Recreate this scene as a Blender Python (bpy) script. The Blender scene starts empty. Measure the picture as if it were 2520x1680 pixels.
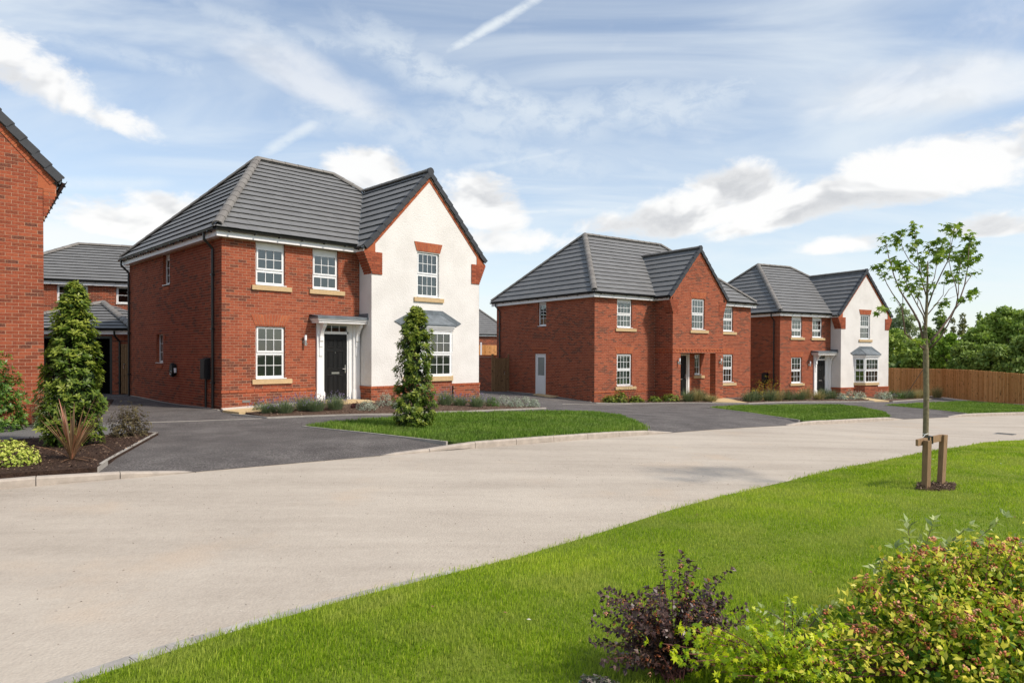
import bpy, math, random
import numpy as np
from mathutils import Vector, Matrix
random.seed(7); rng = np.random.default_rng(7)
S = bpy.context.scene
COL = S.collection
# ------------------------------------------------------------------ camera
cam_d = bpy.data.cameras.new('camera'); cam = bpy.data.objects.new('camera', cam_d); COL.objects.link(cam)
S.camera = cam
cam_d.sensor_width = 36.0; cam_d.lens = 36.0*1660.293/2520
cam_d.shift_y = 47.836/2520; cam_d.clip_start = 0.05; cam_d.clip_end = 3000
cam.matrix_world = Matrix.Rotation(math.pi/2-0.0101, 4, 'X') @ Matrix.Rotation(0.0031, 4, 'Z')
# ------------------------------------------------------------------ light
SUN_H = Vector((0.87, -0.49)).normalized(); SUN_EL = math.radians(46)
SUN_DIR = Vector((SUN_H.x*math.cos(SUN_EL), SUN_H.y*math.cos(SUN_EL), math.sin(SUN_EL)))
sun_d = bpy.data.lights.new('sun', 'SUN'); sun = bpy.data.objects.new('sun', sun_d); COL.objects.link(sun)
sun_d.energy = 3.0; sun_d.angle = math.radians(5.5); sun_d.color = (1.0, 0.91, 0.80)
sun.rotation_euler = SUN_DIR.to_track_quat('Z', 'Y').to_euler(); sun.location = (20, -10, 30)
S.view_settings.view_transform = 'Standard'; S.view_settings.look = 'None'
S.view_settings.gamma = 1.0; S.view_settings.use_curve_mapping = False; S.view_settings.exposure = 0.55
try:
    S.cycles.max_bounces = 6; S.cycles.transparent_max_bounces = 12; S.cycles.diffuse_bounces = 3
    S.cycles.caustics_reflective = False; S.cycles.caustics_refractive = False
except Exception: pass

class NT:
    """small node helper"""
    def __init__(s, tree): s.t = tree; s.n = tree.nodes; s.l = tree.links
    def new(s, typ, **k):
        nd = s.n.new(typ)
        for a, b in k.items(): setattr(nd, a, b)
        return nd
    def put(s, sock, v):
        if v is None: return
        if hasattr(v, 'is_linked') or hasattr(v, 'links'): s.l.new(v, sock)
        else: sock.default_value = v
    def m(s, op, a, b=None, c=None, clamp=False):
        nd = s.new('ShaderNodeMath', operation=op); nd.use_clamp = clamp
        s.put(nd.inputs[0], a); s.put(nd.inputs[1], b); s.put(nd.inputs[2], c)
        return nd.outputs[0]
    def mr(s, v, a, b, c=0.0, d=1.0, smooth=True):
        nd = s.new('ShaderNodeMapRange'); nd.interpolation_type = 'SMOOTHSTEP' if smooth else 'LINEAR'
        s.put(nd.inputs[0], v)
        for i, x in enumerate((a, b, c, d)): s.put(nd.inputs[i+1], x)
        return nd.outputs[0]
    def mix(s, f, a, b, blend='MIX'):
        nd = s.new('ShaderNodeMix', data_type='RGBA', blend_type=blend)
        s.put(nd.inputs[0], f)
        for i, x in ((6, a), (7, b)):
            if isinstance(x, tuple): x = (*x[:3], 1.0)
            s.put(nd.inputs[i], x)
        return nd.outputs[2]
    def noise(s, vec, scale, detail=3, rough=.55, dist=0.0, out=0):
        nd = s.new('ShaderNodeTexNoise'); s.put(nd.inputs['Vector'], vec)
        nd.inputs['Scale'].default_value = scale; nd.inputs['Detail'].default_value = detail
        nd.inputs['Roughness'].default_value = rough; nd.inputs['Distortion'].default_value = dist
        return nd.outputs[out]
    def comb(s, x, y, z):
        nd = s.new('ShaderNodeCombineXYZ')
        for i, v in enumerate((x, y, z)): s.put(nd.inputs[i], v)
        return nd.outputs[0]
    def ramp(s, f, stops):
        nd = s.new('ShaderNodeValToRGB'); s.put(nd.inputs[0], f)
        e = nd.color_ramp.elements
        while len(e) < len(stops): e.new(0.5)
        for i, (p, c) in enumerate(stops): e[i].position = p; e[i].color = (*c, 1.0)
        return nd.outputs[0]

# ------------------------------------------------------------------ sky
W = bpy.data.worlds.new('World'); S.world = W; W.use_nodes = True
N = NT(W.node_tree); W.node_tree.nodes.clear()
sky = N.new('ShaderNodeTexSky', sky_type='NISHITA'); sky.sun_disc = False
sky.sun_elevation = SUN_EL; sky.sun_rotation = math.atan2(SUN_H.x, SUN_H.y)
sky.air_density = 1.0; sky.dust_density = 0.6; sky.ozone_density = 1.2
tc = N.new('ShaderNodeTexCoord'); sep = N.new('ShaderNodeSeparateXYZ'); W.node_tree.links.new(tc.outputs['Generated'], sep.inputs[0])
dx, dy, dz = sep.outputs
AZ = N.m('ARCTAN2', dx, dy); EL = N.m('ARCSINE', dz)
AZd = N.m('MULTIPLY', AZ, 180/math.pi); ELd = N.m('MULTIPLY', EL, 180/math.pi)
zc = N.m('ADD', N.m('MAXIMUM', dz, 0.0), 0.22)
px_ = N.m('DIVIDE', dx, zc); py_ = N.m('DIVIDE', dy, zc)          # flat cloud layer overhead
layer = N.comb(px_, py_, 0.0)
# high thin streaks, drawn out along one wind direction
st = N.new('ShaderNodeMapping'); W.node_tree.links.new(layer, st.inputs[0])
st.inputs['Rotation'].default_value = (0, 0, math.radians(38)); st.inputs['Scale'].default_value = (0.8, 2.0, 1.0)
cir = N.noise(st.outputs[0], 1.2, 6, .52, 1.0)
st2 = N.new('ShaderNodeMapping'); W.node_tree.links.new(layer, st2.inputs[0])
st2.inputs['Rotation'].default_value = (0, 0, math.radians(-30)); st2.inputs['Scale'].default_value = (0.9, 2.4, 1.0)
cir2 = N.noise(st2.outputs[0], 1.4, 6, .54, .8)
cirm = N.m('MAXIMUM', N.mr(cir, .36, .72), N.m('MULTIPLY', N.mr(cir2, .42, .78), .7))
# puffy cumulus: blobs at (azimuth, elevation) in degrees, edges broken by noise
sph = N.comb(N.m('MULTIPLY', AZ, 1.0), N.m('MULTIPLY', EL, 1.7), 0.0)
puff = N.noise(sph, 6.0, 8, .62, .5)
puff2 = N.noise(sph, 24.0, 6, .65, .3)
pn = N.m('ADD', N.m('MULTIPLY', N.m('SUBTRACT', puff, .5), 2.3), N.m('MULTIPLY', N.m('SUBTRACT', puff2, .5), 1.0))
def blob(az, el, ra, re, amp=1.0, tilt=0.0, flat=0.0):
    a = N.m('SUBTRACT', AZd, az); e = N.m('SUBTRACT', ELd, el)
    e2 = N.m('SUBTRACT', e, N.m('MULTIPLY', a, tilt)); e2 = N.m('MULTIPLY', e2, N.mr(e2, -.3, .3, 1.7, .9))
    d = N.m('ADD', N.m('POWER', N.m('ABSOLUTE', N.m('DIVIDE', a, ra)), 2.0), N.m('POWER', N.m('ABSOLUTE', N.m('DIVIDE', e2, re)), 2.0))
    return N.m('MULTIPLY', N.m('SUBTRACT', 1.0, N.m('MINIMUM', d, 1.6)), amp)
def azel(px, py):
    x = (px-1260)/1660.3; z = (871-py)/1660.3; r = math.sqrt(1+x*x)
    return math.degrees(math.atan2(x, 1)), math.degrees(math.atan2(z, r))
CL = [(75, 205, 6.5, 3.0, .80, -.36), (200, 270, 6, 1.8, .8, -.3), (900, 430, 4.2, 2.4, 1.0, 0), (1190, 520, 4.6, 3.6, 1.0, -.25), (1260, 600, 9, 1.6, .7, 0),
      (760, 210, 8.0, 2.4, .45, -.28), (1700, 540, 10, 2.6, 1.0, .16), (1830, 475, 5.5, 2.6, 1.05, 0), (1950, 520, 9, 2.2, 1.0, .18), (2240, 450, 9, 3.2, .95, .12), (2450, 400, 8, 3.2, .9, .1),
      (2280, 235, 11, 2.8, .50, -.05), (2090, 605, 4, 1.1, .9, 0), (2480, 555, 5, 1.2, .9, 0), (320, 560, 7, 2.2, .85, -.1), (420, 520, 5, 1.6, .75, 0),
      (1500, 560, 5, 1.5, .7, 0), (60, 590, 9, 1.6, .55, 0), (2520, 110, 6, 2.6, .15, 0)]
den = None; soft = None
for px, py, ra, re, amp, tilt in CL:
    a, e = azel(px, py); b = blob(a, e, ra, re, amp if amp >= .6 else amp*1.7, tilt)
    if amp < .6: soft = b if soft is None else N.m('MAXIMUM', soft, b); continue
    den = b if den is None else N.m('MAXIMUM', den, b)
# elsewhere round the sky the same kind of broken cloud
back = N.mr(N.noise(sph, 2.2, 3, .5), .5, .72, -1.2, .6, False)
away = N.mr(N.m('ABSOLUTE', AZd), 46, 60)
back = N.m('ADD', back, N.m('MULTIPLY', N.m('SUBTRACT', away, 1.0), 3.0))
back = N.m('ADD', back, N.m('MULTIPLY', N.mr(ELd, 3, 9), .0))
den = N.m('MAXIMUM', den, back)
cum = N.mr(N.m('ADD', den, pn), .12, .72)
cum = N.m('MAXIMUM', cum, N.m('MULTIPLY', N.mr(N.m('ADD', soft, N.m('MULTIPLY', pn, .6)), -.15, 1.0), .62))
core = N.mr(N.m('ADD', den, pn), .3, 1.5)
# contrails and streaks: thin bands in azimuth/elevation
def streak(p0, p1, w, amp):
    a0, e0 = azel(*p0); a1, e1 = azel(*p1); L = math.hypot(a1-a0, e1-e0); ux, uy = (a1-a0)/L, (e1-e0)/L
    da = N.m('SUBTRACT', AZd, a0); de = N.m('SUBTRACT', ELd, e0)
    t = N.m('ADD', N.m('MULTIPLY', da, ux), N.m('MULTIPLY', de, uy))
    q = N.m('ADD', N.m('MULTIPLY', da, -uy), N.m('MULTIPLY', de, ux))
    q = N.m('ADD', q, N.m('MULTIPLY', N.m('SUBTRACT', puff, .5), 1.2*w))
    across = N.mr(N.m('ABSOLUTE', q), 0.0, w, 1.0, 0.0)
    along = N.m('MULTIPLY', N.mr(t, -.15*L, .2*L), N.mr(t, .8*L, 1.15*L, 1.0, 0.0))
    return N.m('MULTIPLY', N.m('MULTIPLY', across, along), N.m('MULTIPLY', N.mr(puff2, .3, .6, .45, 1.0), amp))
sts = [((1340, -10), (1090, 135), .7, .95), ((820, 60), (1500, 340), 2.8, .72), ((640, 388), (785, 292), .8, .75), ((1000, 300), (2000, 190), 3.0, .62), ((400, 0), (1100, 170), 1.6, .5),
       ((1130, 420), (1420, 365), .55, .6), ((1250, 525), (1560, 508), .35, .8), ((1400, 230), (2300, 90), 2.2, .42), ((700, 240), (1560, 430), 2.8, .5), ((100, 460), (420, 455), .8, .5),
       ((1500, 380), (1780, 470), 1.0, .4), ((0, 60), (560, 200), 1.5, .45)]
stm = None
for s4 in sts:
    b = streak(*s4); stm = b if stm is None else N.m('MAXIMUM', stm, b)
thin = N.m('MAXIMUM', N.m('MULTIPLY', cirm, .74), stm)
lowveil = N.mr(ELd, 1, 24, .62, 0.14)                                 # milky air low down
thin = N.m('SUBTRACT', 1.0, N.m('MULTIPLY', N.m('SUBTRACT', 1.0, thin), N.m('SUBTRACT', 1.0, lowveil)))
SKY_S = 0.105
skyc = N.mix(1.0, sky.outputs[0], (SKY_S*1.14, SKY_S*1.13, SKY_S*1.12), 'MULTIPLY')
c1 = N.mix(N.m('MULTIPLY', thin, .88), skyc, (.61, .65, .67))
sph_up = N.comb(N.m('ADD', AZ, .02), N.m('ADD', N.m('MULTIPLY', EL, 1.7), .055), 0.0)
relief = N.m('SUBTRACT', N.noise(sph_up, 6.0, 4, .55, .5), N.noise(sph, 6.0, 4, .55, .5))
shade = N.mr(relief, -.05, .08)
ccol = N.mix(N.m('MULTIPLY', N.m('ADD', N.m('MULTIPLY', core, .7), .3), shade), (.70, .695, .685), (.37, .38, .40))
c2 = N.mix(N.m('MULTIPLY', cum, .93), c1, ccol)
# below the horizon: dull ground colour
c3 = N.mix(N.mr(ELd, -1.0, 0.0), (.18, .17, .13), c2)
bg = N.new('ShaderNodeBackground'); W.node_tree.links.new(c3, bg.inputs[0]); bg.inputs[1].default_value = 1.0
wo = N.new('ShaderNodeOutputWorld'); W.node_tree.links.new(bg.outputs[0], wo.inputs[0])

# ------------------------------------------------------------------ ground height
KN = np.array([(-40,-1.57),(3,-1.57),(8,-1.57),(14.7,-1.72),(22,-2.07),(30,-2.2),(37,-2.36),(44,-2.55),(60,-2.8),(90,-3),(400,-3.2)])
CP = [(-7.78,18.08,-1.576),(-13.65,24.1,-1.52),(-4.3,20.5,-1.43),(-5.7,19.9,-1.42),(-1.15,23.6,-1.70),(3.63,29.73,-2.155),(10.38,33.18,-2.185),(1.63,32.55,-1.94),(-.82,36.0,-1.94),(15.1,38,-2.33),(19.2,39.3,-2.42),(23.,41.3,-2.54)]
def sb(s): return sum(np.interp(s+d, KN[:,0], KN[:,1]) for d in (-2,-1,0,1,2))/5
def H(X, Y):
    X = np.asarray(X, float); Y = np.asarray(Y, float)
    b = sb(.75*X+.66*Y); w = 0*X; t = 0*X
    for x, y, z in CP:
        d = np.exp(-((X-x)**2+(Y-y)**2)/8.0); t = t+d*(z-sb(.75*x+.66*y)); w = w+d
    return b+t/np.maximum(w, 1.0)
def seg_dist(X, Y, line):
    X = np.asarray(X, float); Y = np.asarray(Y, float); best = np.full(X.shape, 1e9)
    for (x0,y0),(x1,y1) in zip(line[:-1], line[1:]):
        L2 = (x1-x0)**2+(y1-y0)**2; t = np.clip(((X-x0)*(x1-x0)+(Y-y0)*(y1-y0))/L2, 0, 1)
        best = np.minimum(best, np.hypot(X-x0-t*(x1-x0), Y-y0-t*(y1-y0)))
    return best
def inside(X, Y, poly):
    X = np.asarray(X, float); Y = np.asarray(Y, float); r = np.zeros(X.shape, bool); n = len(poly)
    for i in range(n):
        x0,y0 = poly[i]; x1,y1 = poly[(i+1)%n]
        if y0 == y1: continue
        c = ((y0 > Y) != (y1 > Y)) & (X < (x1-x0)*(Y-y0)/(y1-y0)+x0); r ^= c
    return r
EDGE = [(-16,1.6),(-12,4.3),(-9,6.35),(-6.25,8.25),(-5.37,8.81),(-4.5,9.38),(-3.7,9.93),(-2.7,10.6),(-1.56,11.38),(-0.96,11.78),(0.71,13.02),(3.65,15.3),(5.6,17.0),(8.02,19.25),(8.68,19.85),(11,21.7),(13.4,23.3),(16.4,24.95),(20.5,27.0),(27,29.9),(40,34)]
NEAR = [(-4.6,0),(-3.0,2.3),(-2.17,3.4),(-1.74,3.89),(-1.1,4.5),(-0.56,4.98),(0.02,5.5),(0.63,6.1),(1.4,6.87),(2.45,7.93),(4.61,9.85),(5.91,11.0),(7.65,12.45),(8.64,13.3),(10.31,14.8),(12.72,16.73),(18,19.7),(27,23.4),(40,27)]
def Htar(X, Y):
    return H(X, Y) - .088*(1-np.clip(seg_dist(X, Y, EDGE)/1.1, 0, 1))**2*1.0
def Hlawn(X, Y):
    d = np.clip(seg_dist(X, Y, NEAR)/1.5, 0, 1)
    return H(X, Y) - .085*(1-d)**2 + .02*np.sin(np.asarray(X)*1.3+.5)*np.sin(np.asarray(Y)*.9)

# ------------------------------------------------------------------ mesh helpers
def tag(o, label=None, cat=None, group=None, kind=None):
    if label: o['label'] = label
    if cat: o['category'] = cat
    if group: o['group'] = group
    if kind: o['kind'] = kind
    return o
def part_empty(name, parent):
    o = bpy.data.objects.new(name, None); COL.objects.link(o); o.parent = parent; return o
def empty(name, loc, rz=0.0):
    o = bpy.data.objects.new(name, None); COL.objects.link(o); o.location = loc; o.rotation_euler = (0,0,rz); o.empty_display_size = .3
    return o
def link(name, me, parent=None):
    o = bpy.data.objects.new(name, me); COL.objects.link(o)
    if parent is not None: o.parent = parent
    return o
def np_mesh(name, V, F, tone=None, mats=(), smooth=False):
    V = np.asarray(V, np.float32); F = np.asarray(F, np.int32); k = F.shape[1]
    me = bpy.data.meshes.new(name); me.vertices.add(len(V)); me.vertices.foreach_set('co', V.ravel())
    me.loops.add(F.size); me.loops.foreach_set('vertex_index', F.ravel())
    me.polygons.add(len(F)); me.polygons.foreach_set('loop_start', np.arange(0, F.size, k, dtype=np.int32))
    try: me.polygons.foreach_set('loop_total', np.full(len(F), k, np.int32))
    except Exception: pass
    if tone is not None:
        a = me.attributes.new('tone', 'FLOAT', 'FACE'); a.data.foreach_set('value', np.asarray(tone, np.float32))
    for m in mats: me.materials.append(m)
    if smooth: me.polygons.foreach_set('use_smooth', np.ones(len(F), bool))
    me.update(); me.validate()
    return me
class MB:
    def __init__(s): s.v = []; s.f = []; s.t = []; s.m = []
    def poly(s, pts, tone=.5, mat=0):
        i = len(s.v); s.v.extend([tuple(p) for p in pts]); s.f.append(tuple(range(i, i+len(pts)))); s.t.append(tone); s.m.append(mat)
    def box(s, lo, hi, tone=.5, mat=0, skip=()):
        x0,y0,z0 = lo; x1,y1,z1 = hi
        i = len(s.v); s.v.extend([(x0,y0,z0),(x1,y0,z0),(x1,y1,z0),(x0,y1,z0),(x0,y0,z1),(x1,y0,z1),(x1,y1,z1),(x0,y1,z1)])
        for k, q in enumerate([(0,3,2,1),(4,5,6,7),(0,1,5,4),(1,2,6,5),(2,3,7,6),(3,0,4,7)]):
            if k in skip: continue
            s.f.append(tuple(i+j for j in q)); s.t.append(tone); s.m.append(mat)
        return s
    def obox(s, o, a, b, c, tone=.5, mat=0, skip=()):
        """box from corner o with edge vectors a (length), b (inward), c (up)"""
        o = Vector(o); a = Vector(a); b = Vector(b); c = Vector(c)
        i = len(s.v); P = [o, o+a, o+a+b, o+b]; P += [p+c for p in P]; s.v.extend([tuple(p) for p in P])
        for k, q in enumerate([(0,3,2,1),(4,5,6,7),(0,1,5,4),(1,2,6,5),(2,3,7,6),(3,0,4,7)]):
            if k in skip: continue
            s.f.append(tuple(i+j for j in q)); s.t.append(tone); s.m.append(mat)
        return s
    def prism(s, pts, vec, tone=.5, mat=0):
        n = len(pts); vec = Vector(vec); i = len(s.v)
        s.v.extend([tuple(p) for p in pts]); s.v.extend([tuple(Vector(p)+vec) for p in pts])
        s.f.append(tuple(range(i+n-1, i-1, -1))); s.f.append(tuple(range(i+n, i+2*n))); s.t += [tone]*2; s.m += [mat]*2
        for k in range(n):
            j = (k+1) % n; s.f.append((i+k, i+j, i+n+j, i+n+k)); s.t.append(tone); s.m.append(mat)
        return s
    def tube(s, pts, r, seg=8, tone=.5, mat=0, cap=True):
        pts = [Vector(p) for p in pts]; rs = r if isinstance(r, (list, tuple)) else [r]*len(pts)
        i0 = len(s.v); up = Vector((0,0,1)); prev = None
        for k, p in enumerate(pts):
            d = (pts[min(k+1, len(pts)-1)]-pts[max(k-1, 0)])
            if d.length < 1e-9: d = Vector((0,0,1))
            d.normalize()
            if prev is None:
                a = d.cross(up if abs(d.z) < .95 else Vector((1,0,0))).normalized()
            else: a = (prev-d*prev.dot(d)).normalized()
            prev = a; b = d.cross(a)
            for j in range(seg):
                t = 2*math.pi*j/seg; s.v.append(tuple(p+(a*math.cos(t)+b*math.sin(t))*rs[k]))
        for k in range(len(pts)-1):
            for j in range(seg):
                a = i0+k*seg+j; b = i0+k*seg+(j+1)%seg; s.f.append((a, b, b+seg, a+seg)); s.t.append(tone); s.m.append(mat)
        if cap:
            s.f.append(tuple(i0+j for j in range(seg-1, -1, -1))); e = i0+(len(pts)-1)*seg
            s.f.append(tuple(e+j for j in range(seg))); s.t += [tone]*2; s.m += [mat]*2
        return s
    def mesh(s, name, mats, smooth=False):
        me = bpy.data.meshes.new(name); me.from_pydata(s.v, [], s.f)
        a = me.attributes.new('tone', 'FLOAT', 'FACE'); a.data.foreach_set('value', np.array(s.t, np.float32))
        if not isinstance(mats, (list, tuple)): mats = [mats]
        for m in mats: me.materials.append(m)
        me.polygons.foreach_set('material_index', np.array(s.m, np.int32))
        if smooth: me.polygons.foreach_set('use_smooth', np.ones(len(s.f), bool))
        me.update()
        return me
    def obj(s, name, mats, parent=None, smooth=False, label=None, kind=None):
        if not s.f: return None
        o = link(name, s.mesh(name, mats, smooth), parent); tag(o, label, kind=kind)
        return o

# ------------------------------------------------------------------ materials
def mat(name):
    m = bpy.data.materials.new(name); m.use_nodes = True; m.node_tree.nodes.clear(); n = NT(m.node_tree)
    out = n.new('ShaderNodeOutputMaterial'); return m, n, out
def bsdf(n, out, col, rough=.8, bump=None, bs=.3, bd=.01, metal=0.0, spec=.3):
    b = n.new('ShaderNodeBsdfPrincipled')
    if isinstance(col, tuple): b.inputs['Base Color'].default_value = (*col[:3], 1)
    else: n.l.new(col, b.inputs['Base Color'])
    n.put(b.inputs['Roughness'], rough); b.inputs['Metallic'].default_value = metal
    b.inputs['Specular IOR Level'].default_value = spec
    if bump is not None:
        bn = n.new('ShaderNodeBump'); bn.inputs['Strength'].default_value = bs; bn.inputs['Distance'].default_value = bd
        n.l.new(bump, bn.inputs['Height']); n.l.new(bn.outputs[0], b.inputs['Normal'])
    n.l.new(b.outputs[0], out.inputs[0]); return b
def pos(n): return n.new('ShaderNodeNewGeometry').outputs['Position']
def tone(n): return n.new('ShaderNodeAttribute', attribute_name='tone').outputs['Fac']
def simple(name, col, rough=.6, var=.12, scale=6., bs=0.0, bscale=60., metal=0., spec=.3):
    m, n, out = mat(name); p = pos(n)
    nz = n.noise(p, scale, 4, .6)
    c = n.mix(n.mr(nz, .3, .7, 0, 1), tuple(x*(1-var) for x in col), tuple(min(1, x*(1+var)) for x in col))
    b = n.noise(p, bscale, 3, .6) if bs else None
    bsdf(n, out, c, rough, b, bs, .01, metal, spec); return m
M = {}
# brick: tone picks the brick's own firing colour
m, n, out = mat('brick_red'); p = pos(n); t = tone(n)
c = n.ramp(t, [(0, (.35,.088,.044)), (.25, (.285,.064,.033)), (.5, (.225,.050,.028)), (.72, (.185,.045,.026)), (.86, (.125,.040,.029)), (1, (.085,.037,.031))])
g = n.noise(p, 38, 4, .65); c = n.mix(n.mr(g, .35, .75, 0, .5), c, (.46,.16,.07)); g2 = n.noise(p, 11, 3, .6)
c = n.mix(n.mr(g2, .45, .75, 0, .35), c, (.17,.05,.035)); c = n.mix(n.mr(n.noise(p, .7, 5, .6), .42, .68, 0, .30), c, n.mix(1.0, c, (.66,.66,.70), 'MULTIPLY')); c = n.mix(n.mr(n.noise(p, 2.4, 6, .7), .64, .76, 0, .28), c, (.42,.30,.24))
bsdf(n, out, c, .88, n.noise(p, 90, 4, .7), .5, .006, spec=.15); M['brick'] = m
m, n, out = mat('brick_orange_smooth'); p = pos(n); t = tone(n)
c = n.ramp(t, [(0, (.43,.13,.055)), (1, (.33,.085,.042))]); c = n.mix(n.mr(n.noise(p, 30, 4), .4, .7, 0, .3), c, (.26,.07,.04))
bsdf(n, out, c, .85, n.noise(p, 90, 3), .3, .004, spec=.15); M['brick2'] = m
M['mortar'] = simple('mortar', (.43,.265,.175), .95, .15, 9, .3)
# roughcast render
m, n, out = mat('white_roughcast_render'); p = pos(n)
vor = n.new('ShaderNodeTexVoronoi'); n.l.new(p, vor.inputs['Vector']); vor.inputs['Scale'].default_value = 26
hh = n.m('ADD', n.m('MULTIPLY', n.noise(p, 34, 3, .55, .4), 1.0), n.m('MULTIPLY', vor.outputs['Distance'], -.5))
c = n.mix(n.mr(n.noise(p, 1.3, 4), .35, .7), (.73,.70,.665), (.66,.63,.595))
bsdf(n, out, c, .9, hh, .55, .016, spec=.15); M['render'] = m
def tilemat(name, c0, c1):
    m, n, out = mat(name); p = pos(n); t = tone(n)
    c = n.mix(t, c0, c1); c = n.mix(n.mr(n.noise(p, 3, 5, .65), .45, .8, 0, .12), c, tuple(min(1, x*1.35) for x in c1))
    bsdf(n, out, c, .62, n.noise(p, 120, 3), .25, .003, spec=.35); return m
M['tile'] = tilemat('roof_tile_grey', (.152,.151,.149), (.176,.175,.172))
M['ridge'] = tilemat('ridge_tile_brown_grey', (.165,.150,.135), (.21,.195,.175))
M['verge'] = simple('verge_dark_grey', (.045,.047,.052), .5, .1)
M['felt'] = simple('roof_underlay', (.02,.02,.02), .95)
M['upvc'] = simple('white_upvc', (.80,.80,.79), .35, .02, spec=.5)
M['fascia'] = simple('white_fascia', (.80,.78,.77), .4, .03, spec=.5)
M['blackpvc'] = simple('black_rainwater_plastic', (.012,.013,.013), .35, .1, spec=.5)
M['sill'] = simple('buff_cast_stone', (.52,.37,.20), .85, .07, 14, .2)
M['lead'] = simple('grey_sheet_lead', (.135,.155,.17), .5, .22, 5, .1, 14, 0, .4)
M['steel'] = simple('brushed_steel', (.60,.58,.55), .3, .05, metal=1.0)
M['door'] = simple('black_door_skin', (.008,.008,.008), .5, .15, spec=.25)
M['whitedoor'] = simple('white_door_skin', (.74,.73,.72), .45, .02)
M['lampglass'] = simple('opal_lamp_glass', (.86,.87,.88), .25, .01, spec=.5)
M['meter'] = simple('black_meter_box', (.012,.012,.013), .5, .1); M['void'] = simple('black_doorway_shade', (.003,.003,.003), .8, .1, spec=.05)  # void: near-black colour standing in for the shade inside the open garage
M['darkroom'] = simple('dark_interior', (.10,.09,.08), .9)
M['curtain'] = simple('pale_curtain', (.62,.62,.60), .9, .08, 9)
M['blind'] = simple('grey_interior_wall', (.35,.34,.32), .9)
m, n, out = mat('window_glass'); p = pos(n)
gl = n.new('ShaderNodeBsdfGlossy'); gl.inputs['Roughness'].default_value = .015; gl.inputs['Color'].default_value = (.86,.93,.93,1)
tr = n.new('ShaderNodeBsdfTransparent'); tr.inputs['Color'].default_value = (.70,.76,.74,1)
lw = n.new('ShaderNodeFresnel'); lw.inputs['IOR'].default_value = 1.5
bn = n.new('ShaderNodeBump'); bn.inputs['Strength'].default_value = .05; bn.inputs['Distance'].default_value = .01; n.l.new(n.noise(p, 2.2, 1), bn.inputs['Height']); n.l.new(bn.outputs[0], gl.inputs['Normal'])
fr = n.m('ADD', n.m('MULTIPLY', lw.outputs[0], 1.5), .08, clamp=True)
mx = n.new('ShaderNodeMixShader'); n.l.new(fr, mx.inputs[0]); n.l.new(tr.outputs[0], mx.inputs[1]); n.l.new(gl.outputs[0], mx.inputs[2]); n.l.new(mx.outputs[0], out.inputs[0]); M['glass'] = m
M['frosted'] = simple('frosted_glass', (.16,.20,.20), .25, .1, 1.5, spec=.8)
# ground
def ground_mat(name, stops, scales, bump, bs, bd=.02, rough=.9):
    m, n, out = mat(name); p = pos(n); f = None
    for sc, w in scales:
        x = n.m('MULTIPLY', n.noise(p, sc, 6, .65), w); f = x if f is None else n.m('ADD', f, x)
    c = n.ramp(f, stops); hb = n.noise(p, bump, 4, .7)
    bsdf(n, out, c, rough, hb, bs, bd, spec=.2); return m, n, out, p, c
M['tarmac'], n, out, p, c = ground_mat('dark_tarmac', [(.36, (.060,.053,.050)), (.50, (.122,.110,.104)), (.63, (.25,.228,.210))], [(1.2, .3), (42, .7)], 130, .9, .02)
vor = n.new('ShaderNodeTexVoronoi'); n.l.new(p, vor.inputs['Vector']); vor.inputs['Scale'].default_value = 42
spk = n.mr(vor.outputs['Distance'], .0, .30, 1.0, 0.0); c2 = n.mix(n.m('MULTIPLY', spk, n.mr(n.noise(p, 33, 2), .44, .56)), c, (.34,.32,.30))
n.l.new(c2, [x for x in n.n if x.type == 'BSDF_PRINCIPLED'][0].inputs['Base Color'])
M['path'], *_ = ground_mat('worn_grey_footpath', [(.3, (.12,.115,.11)), (.7, (.19,.185,.175))], [(1.2, .4), (60, .6)], 120, .6)
m, n, out = mat('dusty_pale_road'); p = pos(n)
mp = n.new('ShaderNodeMapping'); n.l.new(p, mp.inputs[0]); mp.inputs['Rotation'].default_value = (0, 0, math.radians(-42)); mp.inputs['Scale'].default_value = (.35, 2.2, 1)
big = n.noise(p, .45, 5, .6); trk = n.noise(mp.outputs[0], .9, 5, .6); fine = n.noise(p, 55, 4, .7); mid = n.noise(p, 14, 5, .7)
f = n.m('ADD', n.m('ADD', n.m('MULTIPLY', big, .28), n.m('MULTIPLY', trk, .30)), n.m('ADD', n.m('MULTIPLY', fine, .22), n.m('MULTIPLY', mid, .20)))
c = n.ramp(f, [(.34, (.32,.275,.225)), (.46, (.415,.360,.298)), (.56, (.480,.422,.350)), (.68, (.54,.480,.402))])
pit = n.mr(n.noise(p, 24, 6, .75), .60, .72, 0, .55); c = n.mix(n.m('MULTIPLY', pit, n.mr(n.noise(p, 1.6, 3), .42, .62)), c, (.22,.19,.165))
c = n.mix(n.mr(n.noise(p, .8, 4), .55, .75, 0, .35), c, (.50,.38,.27))
mp2 = n.new('ShaderNodeMapping'); n.l.new(p, mp2.inputs[0]); mp2.inputs['Rotation'].default_value = (0, 0, math.radians(-42)); mp2.inputs['Scale'].default_value = (.10, 1.5, 1)
c = n.mix(n.mr(n.noise(mp2.outputs[0], 1.0, 3, .5, .3), .50, .66, 0, .16), c, n.mix(1.0, c, (.80,.79,.78), 'MULTIPLY'))
c = n.mix(n.mr(n.noise(p, .33, 4, .65), .58, .70, 0, .30), c, (.30,.265,.23))
vor = n.new('ShaderNodeTexVoronoi'); n.l.new(p, vor.inputs['Vector']); vor.inputs['Scale'].default_value = 48
hb = n.m('ADD', n.noise(p, 40, 5, .75), n.m('MULTIPLY', vor.outputs['Distance'], .8))
bsdf(n, out, c, .93, hb, .5, .009, spec=.15); M['road'] = m
M['kerb'] = simple('sandy_concrete_kerb', (.40,.345,.29), .9, .12, 7, .35, 110)
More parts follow.
